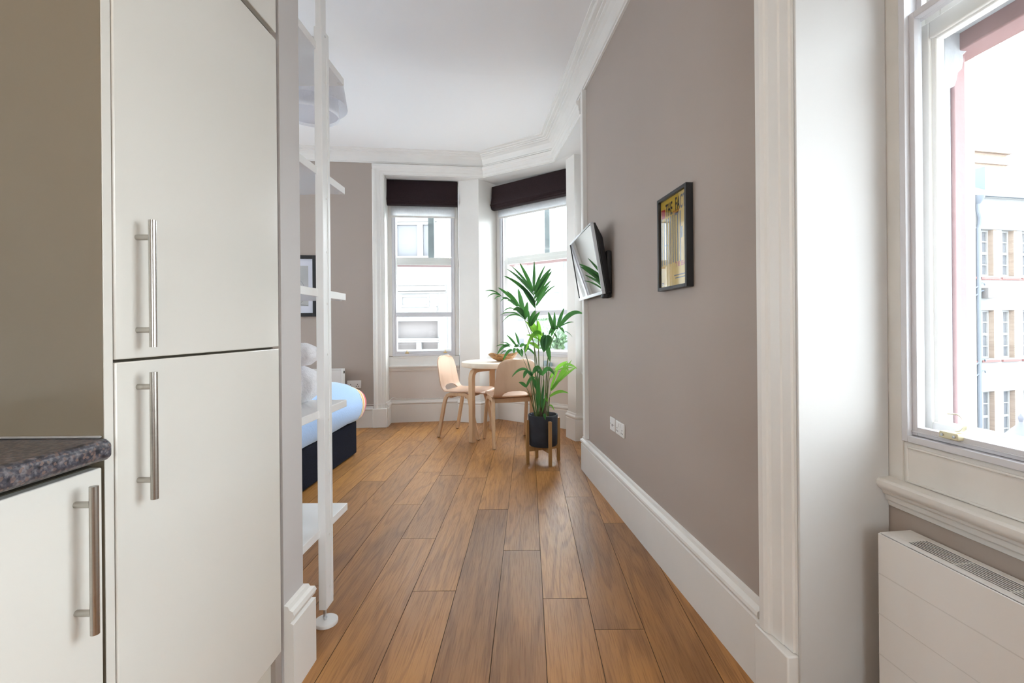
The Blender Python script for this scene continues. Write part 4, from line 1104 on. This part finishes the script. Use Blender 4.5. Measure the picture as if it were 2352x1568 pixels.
# ---- low white convector under the kitchen window
cv = thing('convector_radiator', 'low white convector radiator with a slotted top under the right-hand window', 'radiator')
m = MB(ROOM)
ca0, ca1, cb0, cb1, cz = 1.035, 1.1285, -.12, 1.073, .5485
m.box(ca0, ca0 + .004, cb0, cb1, .06, cz - .0015)
m.build('front_panel', white_plastic, cv, bevel=.0015)
for k in range(1, 5):
    g = MB(ROOM); z = cz - .1025 * k
    g.loops([[(ca0 - .0004, b_, z - .0014), (ca0 + .0006, b_, z - .0014), (ca0 + .0006, b_, z + .0014), (ca0 - .0004, b_, z + .0014)] for b_ in (cb0, cb1)]); g.build('panel_groove', mat('groove_shadow_paint', (.66, .65, .635), .5), cv)
m = MB(ROOM); m.box(ca0 + .0045, ca1, cb1 - .004, cb1 - .0005, .06, cz); m.box(ca0 + .0045, ca1, cb0, cb0 + .004, .06, cz); m.box(ca1 - .003, ca1, cb0 + .004, cb1 - .004, .06, cz - .001); m.build('casing', white_plastic, cv)
# slotted top plate
m = MB(ROOM); s0, s1 = ca0 + .0055, ca1 - .0002
gs, ge = ca0 + .0235, ca1 - .0165; n = 7; pitch = (ge - gs) / n
m.box(s0, gs, cb0 + .0045, cb1 - .0045, cz - .002, cz + .0005); m.box(ge, s1, cb0 + .0045, cb1 - .0045, cz - .002, cz + .0005)
m.box(gs, ge, cb1 - .060, cb1 - .0045, cz - .002, cz + .0005); m.box(gs, ge, cb0 + .0045, cb0 + .06, cz - .002, cz + .0005)
for k in range(n):
    m.box(gs + pitch * k + pitch * .64, gs + pitch * (k + 1), cb0 + .06, cb1 - .060, cz - .0006, cz + .0004)
for bb in (.905, .795, .685, .575, .465, .355, .245, .135, .025):
    m.box(gs, ge, bb, bb + .004, cz - .003, cz - .0005)
m.build('slotted_top', white_plastic, cv, bevel=.0004)
m = MB(ROOM); m.box(ca0 + .006, ca1 - .004, cb0 + .005, cb1 - .005, cz - .045, cz - .042); m.build('fin_pack', dark_hole, cv)
for b_ in (.1, .9):
    m = MB(ROOM); m.box(ca0 + .02, ca1 - .02, b_ - .02, b_ + .02, .0, .07); m.build('foot', white_plastic, cv)

# ---- pendant lamp over the bed
pl_ = thing('pendant_lamp', 'white double drum pendant lampshade hanging behind the top shelf', 'lamp', (-1.375, 3.0, 0))
m = MB()
m.loops([[(r_ * math.cos(2 * math.pi * k / 56), r_ * math.sin(2 * math.pi * k / 56), z_) for k in range(56)] for r_, z_ in ((.170, 2.432), (.160, 2.64), (.1585, 2.64), (.1685, 2.432), (.170, 2.432))], caps=False)
m.build('inner_shade', shade_m, pl_, smooth=True)
m = MB()
m.loops([[(r_ * math.cos(2 * math.pi * k / 56), r_ * math.sin(2 * math.pi * k / 56), z_ + .012 * math.cos(2 * math.pi * k / 56)) for k in range(56)] for r_, z_ in ((.222, 2.492), (.190, 2.69), (.1885, 2.69), (.2205, 2.492), (.222, 2.492))], caps=False)
m.build('outer_shade', shade_m, pl_, smooth=True)
m = MB(); m.lathe([(0, 2.452), (.166, 2.452), (.166, 2.455), (0, 2.455)], seg=48); m.build('diffuser', shade_m, pl_, smooth=True)
m = MB(); m.tube([(0, 0, 2.60), (0, 0, 2.92)], .003, 6); m.build('flex', white_plastic, pl_)
m = MB(); m.lathe([(0, 2.895), (.05, 2.895), (.045, 2.93), (0, 2.93)], seg=24); m.build('ceiling_rose', white_plastic, pl_, smooth=True)
for k in range(3):
    m = MB(Matrix.Rotation(R(120 * k), 4, 'Z')); m.box(.0, .188, -.002, .002, 2.63, 2.634); m.build('spider_arm', white_plastic, pl_)
# ================================================================== OUTSIDE
ext_white = mat('pale_stucco', (.235, .235, .238), .9, var=(1.5, .03))
ext_white2 = mat('pale_mouldings', (.30, .30, .30), .8)
ext_glass = mat('grey_window_glass', (.13, .135, .15), .15)
ext_recess = mat('pale_recess_paint', (.195, .18, .18), .9)
ext_blue = mat('blue_grey_lead', (.13, .16, .18), .7)
ext_brick = brick_mat('orange_brick', (.30, .22, .17), (.24, .17, .13), (.27, .25, .23), 6)
ext_slate = mat('pale_slate', (.22, .225, .235), .8, var=(3, .06))
ext_pipe = mat('grey_iron_pipe', (.10, .115, .14), .5)
ext_red = mat('red_brick_string', (.20, .09, .085), .85)
asphalt = mat('pale_asphalt', (.30, .30, .30), .95, var=(.5, .1))
tree_m = leaf_mat('street_tree_leaf', (.10, .17, .09), (.15, .25, .10), .3)
m = MB(); m.box(-60, 90, 6.2, 160, -4.6, -4.0); m.box(2.6, 90, -40, 6.2, -4.6, -4.0)
struct(m, 'street', asphalt)
# ---- pale wing seen through the left bay window
nb = thing('neighbouring_house', 'white moulded house front seen through the left bay window', 'building', (-2.2, 9.4, -4.0))
NX, NY, NZ = -2.2, 9.4, -4.0
def nbx(x0, x1, z0, z1, d0=0.0, d1=.3):
    """box on the front: d0 towards the viewer (negative), d1 behind"""
    m_ = MB(); m_.box(x0 - NX, x1 - NX, 9.2 + d0 - NY, 9.2 + d1 - NY, z0 - NZ, z1 - NZ); return m_
m = MB()
def add(x0, x1, z0, z1, d0, d1): m.box(x0 - NX, x1 - NX, 9.2 + d0 - NY, 9.2 + d1 - NY, z0 - NZ, z1 - NZ)
add(-5.5, -1.15, -4, 3.9, .14, 1.2)
add(-5.5, -2.62, -4, 3.9, 0, .139); add(-1.77, -1.15, -4, 3.9, 0, .139)
add(-2.62, -1.77, 1.21, 2.44, 0, .139); add(-2.62, -1.77, .79, .875, 0, .139); add(-2.62, -1.77, -4, .60, 0, .139); add(-2.62, -1.77, 3.16, 3.9, 0, .139)
add(-2.19, -2.09, .60, .79, 0, .139)
m.build('house_front', ext_white, nb)
m = MB()
add(-2.619, -1.771, .876, 1.209, .120, .138); add(-2.619, -2.191, .601, .789, .120, .138); add(-2.089, -1.771, .601, .789, .120, .138)
m.build('recess_panel', ext_recess, nb)
m = MB(); m.ring_frame(-2.62 - NX, -1.77 - NX, 2.44 - NZ, 3.16 - NZ, 9.26 - NY, 9.30 - NY, .05); add(-2.17, -2.06, 2.49, 3.11, .06, .1); w_ = m.build('window', ext_white2, nb)
m = MB(); add(-2.60, -1.80, 2.46, 3.14, .105, .137); m.build('pane', ext_glass, w_)
m = MB()
add(-5.5, -1.60, 1.90, 1.945, -.09, -.0005); add(-5.5, -1.60, 1.80, 1.899, -.05, -.0005); add(-5.5, -1.60, 1.755, 1.785, -.025, -.0005)
add(-5.5, -1.60, .835, .872, -.06, -.0005); add(-5.5, -1.60, .795, .834, -.03, -.0005)
m.ring_frame(-2.50 - NX, -1.93 - NX, 1.48 - NZ, 1.72 - NZ, 9.175 - NY, 9.1995 - NY, .045)
m.build('moulding', ext_white2, nb, bevel=.006)
m = MB()
m.tube([(-1.86 + .06 * math.cos(R(a)) - NX, 9.197 - NY, 1.63 + .05 * math.sin(R(a)) - NZ) for a in range(20, 290, 15)] + [(-1.78 - NX, 9.197 - NY, 1.50 - NZ)] + [(-1.83 + .05 * math.cos(R(a)) - NX, 9.197 - NY, 1.44 + .05 * math.sin(R(a)) - NZ) for a in range(60, -200, -15)], .012, 6)
m.build('scroll_ornament', ext_white2, nb, smooth=True)
m = MB(); add(-1.74, -1.58, -4, 1.75, -.05, -.0005); m.build('pilaster', ext_white2, nb, bevel=.006)

# ---- painted brick terrace across the street, through the kitchen window
ED = (.978, .205)
def eb(): return MB(Matrix(((ED[0], -ED[1], 0, 0), (ED[1], ED[0], 0, 0), (0, 0, 1, 0), (0, 0, 0, 1))))
tr = thing('street_terrace', 'white painted terrace with small-paned windows across the street', 'building', (18.6, 18.8, -4.0))
Z = 4.0
def cols(): return [(-4.55 + 1.07 * k) for k in range(12)]
m = eb()
xs = cols()
rows = [(-3.75, -1.66), (-.35, 1.58), (2.95, 4.80)]
xa = -7.0
for i, x in enumerate(xs):
    m.box(xa, x - .33, 0, .6, 0, 10.15); xa = x + .47
m.box(xa, 12, 0, .6, 0, 10.15)
for x in xs:
    zz = 0
    for a_, b_ in rows:
        m.box(x - .33, x + .47, 0, .6, zz, a_ + Z); zz = b_ + Z
    m.box(x - .33, x + .47, 0, .6, zz, 10.15)
m.build('front_wall', ext_white, tr)
for x in xs:
    for a_, b_ in rows:
        f = eb(); f.ring_frame(x - .325, x + .30, a_ + Z + .005, b_ + Z - .005, .18, .24, .06)
        f.box(x - .04, x, .19, .23, a_ + Z + .06, b_ + Z - .06)
        for q in (.25, .5, .75):
            zc_ = a_ + Z + (b_ - a_) * q; h_ = .05 if q == .5 else .022
            f.box(x - .26, x + .24, .195, .225, zc_ - h_, zc_ + h_)
        wv = f.build('window', ext_white2, tr)
        g = eb(); g.box(x - .32, x + .29, .245, .27, a_ + Z + .01, b_ + Z - .01); g.build('pane', ext_glass, wv)
        r_ = eb(); r_.box(x + .31, x + .469, .002, .5, a_ + Z + .002, b_ + Z - .002); r_.build('brick_reveal', ext_brick, wv)
        sl = eb(); sl.box(x - .40, x + .52, -.08, -.001, a_ + Z - .14, a_ + Z - .06); sl.build('window_sill', ext_red, wv)
m = eb(); m.box(-7, 12, -.10, -.001, 10.04, 10.16); m.box(-7, 12, -.06, -.001, 8.80, 8.86); m.build('string_course', ext_white2, tr)
m = eb(); m.box(-7, 12, -.05, -.001, 6.78, 6.83); m.build('brick_string', ext_red, tr)
m = eb(); m.box(-7, 12, -.22, -.105, 10.06, 10.18); m.build('gutter', ext_pipe, tr)
m = eb(); m.loops([[(x, -.2, 10.19), (x, 3.2, 12.1), (x, 6.5, 10.19)] for x in (-7, 12)]); m.build('roof', ext_slate, tr)
m = eb()
m.loops([[(.15, .35, 10.5), (.75, .35, 10.5), (.75, .35, 11.45), (.15, .35, 11.45)], [(.15, 2.2, 10.5), (.75, 2.2, 10.5), (.75, 2.2, 11.50), (.15, 2.2, 11.50)]])
m.build('dormer', ext_blue, tr)
m = eb(); m.box(1.6, 4.2, 2.2, 3.2, 11.0, 12.85); m.box(1.52, 4.28, 2.12, 3.28, 12.35, 12.55); m.box(1.45, 4.35, 2.05, 3.35, 12.85, 13.05); m.box(1.75, 4.0, 2.3, 3.0, 13.05, 13.9); m.build('chimney', ext_brick, tr)
m = eb()
m.tube([(-.92, -.12, 10.0), (-.92, -.12, 9.5), (-.80, -.10, 9.2), (-.80, -.10, 9.0), (-.86, -.09, 8.8), (-.86, -.09, 0)], .075, 10); m.lathe([(.08, 9.75), (.20, 9.95), (.22, 10.05), (.05, 10.05)], c=(-.92, -.12), seg=12)
m.build('downpipe', ext_pipe, tr, smooth=True)
for z in (6.55, 6.25, 3.55, 3.1):
    m = eb(); m.tube([(-.86 + .30 * math.cos(R(a)), -.10, z + .10 * math.sin(R(a) * 2)) for a in range(0, 181, 15)], .03, 6); m.build('pipe_bracket', ext_pipe, tr, smooth=True)
m = eb(); m.box(-.62, -.18, -.25, -.002, 6.05, 6.45); m.build('wall_box', mat('brown_grey_box', (.11, .10, .10), .7), tr)
# street lamp with a finial
lp = thing('street_lamp', 'grey street lantern with a pointed finial, outside the kitchen window', 'street lamp', (10.2, 9.75, -4.0))
m = MB(); m.lathe([(0, 2.3), (.10, 2.3), (.15, 2.65), (.24, 2.70), (.25, 2.74), (.15, 2.86), (.07, 2.95), (.03, 3.02), (.045, 3.08), (.045, 3.12), (.0, 3.20)], seg=16); m.build('lantern', mat('grey_cast_iron', (.09, .09, .11), .6), lp, smooth=True)
m = MB(); m.lathe([(0, 0), (.14, 0), (.12, .3), (.055, .5), (.05, 2.3), (0, 2.3)], seg=14); m.build('post', ext_pipe, lp, smooth=True)
# overhead wire
m = MB(); m.tube([(16.5, 17.6, 12.4), (20.0, 18.2, 12.35), (26.0, 19.4, 12.3)], .02, 6)
tag(m.build('street_cable', ext_pipe), 'thin dark cable strung across the street outside the kitchen window', 'cable')

# ---- the long street seen through the window behind the palm
fb = thing('street_block', 'pale block of buildings far down the street, behind the palm', 'building', (8, 72, -4))
m = MB(); m.box(-16, -2.6, 0, 10, 0, 17); m.box(-2.58, 12, 4, 14, 0, 19); m.build('block_front', ext_white, fb)
for k in range(14):
    for z in (2.2, 5.4, 8.4, 11.6):
        m = MB(); x = -15 + k * 1.8; d_ = 0 if x < -3.6 else 4; m.box(x, x + .9, d_ - .06, d_ - .01, z, z + 1.9); m.build('window', ext_glass, fb)
tw = thing('street_tower', 'thin grey tower above the far street, right of the palm fronds', 'tower', (5.6, 70.5, -4))
m = MB(); m.box(-.4, .4, -.4, .4, 0, 12.5); m.loops([[(-.4, -.4, 12.5), (.4, -.4, 12.5), (.4, .4, 12.5), (-.4, .4, 12.5)], [(-.05, -.05, 14.5), (.05, -.05, 14.5), (.05, .05, 14.5), (-.05, .05, 14.5)]]); m.build('shaft', ext_slate, tw)
def street_tree(x, y, h, r_, label):
    t = thing('street_tree', label, 'tree', (x, y, -4), group='street trees')
    m = MB(); m.tube([(0, 0, 0), (.05, 0, h * .3), (-.05, 0, h * .6)], [.16, .12, .06], 8); m.build('trunk', bark, t, smooth=True)
    q = random.Random(int(x * 10)); m = MB()
    for i in range(420):
        while True:
            p = Vector((q.uniform(-1, 1), q.uniform(-1, 1), q.uniform(-1, 1)))
            if p.length < 1: break
        p = Vector((p.x * r_, p.y * r_, h * .66 + p.z * h * .36)); d = Vector((q.uniform(-1, 1), q.uniform(-1, 1), q.uniform(-1, 1))).normalized() * .32
        e = d.cross(Vector((q.uniform(-1, 1), q.uniform(-1, 1), q.uniform(-1, 1)))).normalized() * .16
        m.face(m.verts([p - d, p + e, p + d, p - e]))
    m.build('crown', tree_m, t)
street_tree(2.0, 60, 6.4, 1.6, 'pale green street tree seen through the bay window behind the palm')
street_tree(4.3, 68, 4.6, 1.3, 'smaller pale street tree near the parked cars')
def car(x, y, rz, col, label):
    t = thing('parked_car', label, 'car', (x, y, -4), rz, group='parked cars in the street')
    m = MB(); m.loops([[(x_ * 1.0, y_, z_) for y_, z_ in ((-2.0, .35), (-2.0, .8), (-1.2, .95), (1.9, .9), (2.0, .35))] for x_ in (-.85, .85)]); m.build('body', mat('car_paint', col, .3), t, bevel=.08)
    m = MB(); m.loops([[(-.75, -1.15, .92), (.75, -1.15, .92), (.75, 1.5, .92), (-.75, 1.5, .92)], [(-.6, -.5, 1.45), (.6, -.5, 1.45), (.6, 1.1, 1.45), (-.6, 1.1, 1.45)]]); m.build('cabin', ext_glass, t, bevel=.05)
    for sx in (-.8, .8):
        for sy in (-1.25, 1.25):
            m = MB(Matrix.Translation((sx, sy, .32)) @ Matrix.Rotation(R(90), 4, 'Y')); m.lathe([(0, -.1), (.32, -.1), (.32, .1), (0, .1)], seg=16); m.build('wheel', dark_hole, t, smooth=True)
car(5.2, 64, 0, (.25, .05, .05), 'faded red car parked far down the street')
car(2.7, 66, .2, (.25, .25, .27), 'pale silver car parked far down the street')
car(-1.5, 54, .6, (.16, .17, .19), 'pale grey car at the street corner, left of the palm stems')

# ================================================================== LIGHT, WORLD, CAMERA
w = bpy.data.worlds.new('overcast_sky'); sc.world = w; w.use_nodes = True
nt = w.node_tree; bg = nt.nodes['Background']
tc = nt.nodes.new('ShaderNodeTexCoord'); sp = nt.nodes.new('ShaderNodeSeparateXYZ'); nt.links.new(tc.outputs['Generated'], sp.inputs[0])
rp = nt.nodes.new('ShaderNodeValToRGB'); nt.links.new(sp.outputs[2], rp.inputs[0])
e = rp.color_ramp.elements; e[0].position = 0; e[0].color = (.915, .955, 1.0, 1); e[1].position = 1; e[1].color = (.82, .91, 1.0, 1)
nt.links.new(rp.outputs[0], bg.inputs[0])
# thin cloud, brightest round the veiled sun ahead and to the right
dt = nt.nodes.new('ShaderNodeVectorMath'); dt.operation = 'DOT_PRODUCT'; nt.links.new(tc.outputs['Generated'], dt.inputs[0])
dt.inputs[1].default_value = Vector(SUNDIR).normalized()
mr = nt.nodes.new('ShaderNodeMapRange'); mr.interpolation_type = 'SMOOTHSTEP'; mr.inputs['From Min'].default_value = .60; mr.inputs['From Max'].default_value = 1.0
mr.inputs['To Min'].default_value = SKY; mr.inputs['To Max'].default_value = SKY + HALO
nt.links.new(dt.outputs['Value'], mr.inputs['Value']); nt.links.new(mr.outputs['Result'], bg.inputs[1])
def portal(M, w_, z0, z1, y=.45):
    l = bpy.data.lights.new('window_portal', 'AREA'); l.shape = 'RECTANGLE'; l.size = w_; l.size_y = z1 - z0
    l.cycles.is_portal = True
    o = bpy.data.objects.new('window_portal', l); COL.objects.link(o)
    # area lights shine along local -Z: turn local -Z to face into the room
    o.matrix_world = M @ Matrix.Translation((w_ / 2, y, (z0 + z1) / 2)) @ Matrix.Rotation(R(-90), 4, 'X')
portal(M1, .80, .6, 2.8); portal(M2, 1.14, .6, 2.75); portal(M3, .885, .6, 2.7); portal(M5, 1.3, .6, 2.8); portal(M6, 1.4, .6, 2.8); portal(M7, 1.3, .6, 2.8); portal(M8, 1.4, .6, 2.8); portal(M9, 1.2, .6, 2.8); portal(M4, 1.366, .6, 2.8, .28)
def lamp(name, loc, watts, col, size):
    l = bpy.data.lights.new(name, 'AREA'); l.shape = 'DISK'; l.size = size; l.energy = watts; l.color = col
    o = bpy.data.objects.new(name, l); o.location = loc; COL.objects.link(o)
for i, (x, y) in enumerate(((-.25, .1), (-.25, -1.2))):
    lamp('kitchen_downlight', (x, y, 2.90), WARM, (1, .72, .42), .09)
cam = bpy.data.cameras.new('camera'); co = bpy.data.objects.new('camera', cam); COL.objects.link(co)
cam.sensor_width = 36; cam.lens = 36 * 1080 / 2352
cam.shift_x = -37 / 2352; cam.shift_y = -34 / 2352; cam.clip_start = .02; cam.clip_end = 500
co.matrix_world = Matrix.Translation((0, 0, 1.08)) @ Matrix.Rotation(.0087, 4, 'Y') @ Matrix.Rotation(R(90), 4, 'X')
sc.camera = co
sc.view_settings.view_transform = 'Standard'; sc.view_settings.look = 'None'; sc.view_settings.gamma = 1; sc.view_settings.use_curve_mapping = False
sc.view_settings.exposure = EXPO
sc.cycles.max_bounces = 14; sc.cycles.diffuse_bounces = 8; sc.cycles.glossy_bounces = 6; sc.cycles.transparent_max_bounces = 24; sc.cycles.transmission_bounces = 8
sc.cycles.sample_clamp_indirect = 8
sc.cycles.use_denoising = True
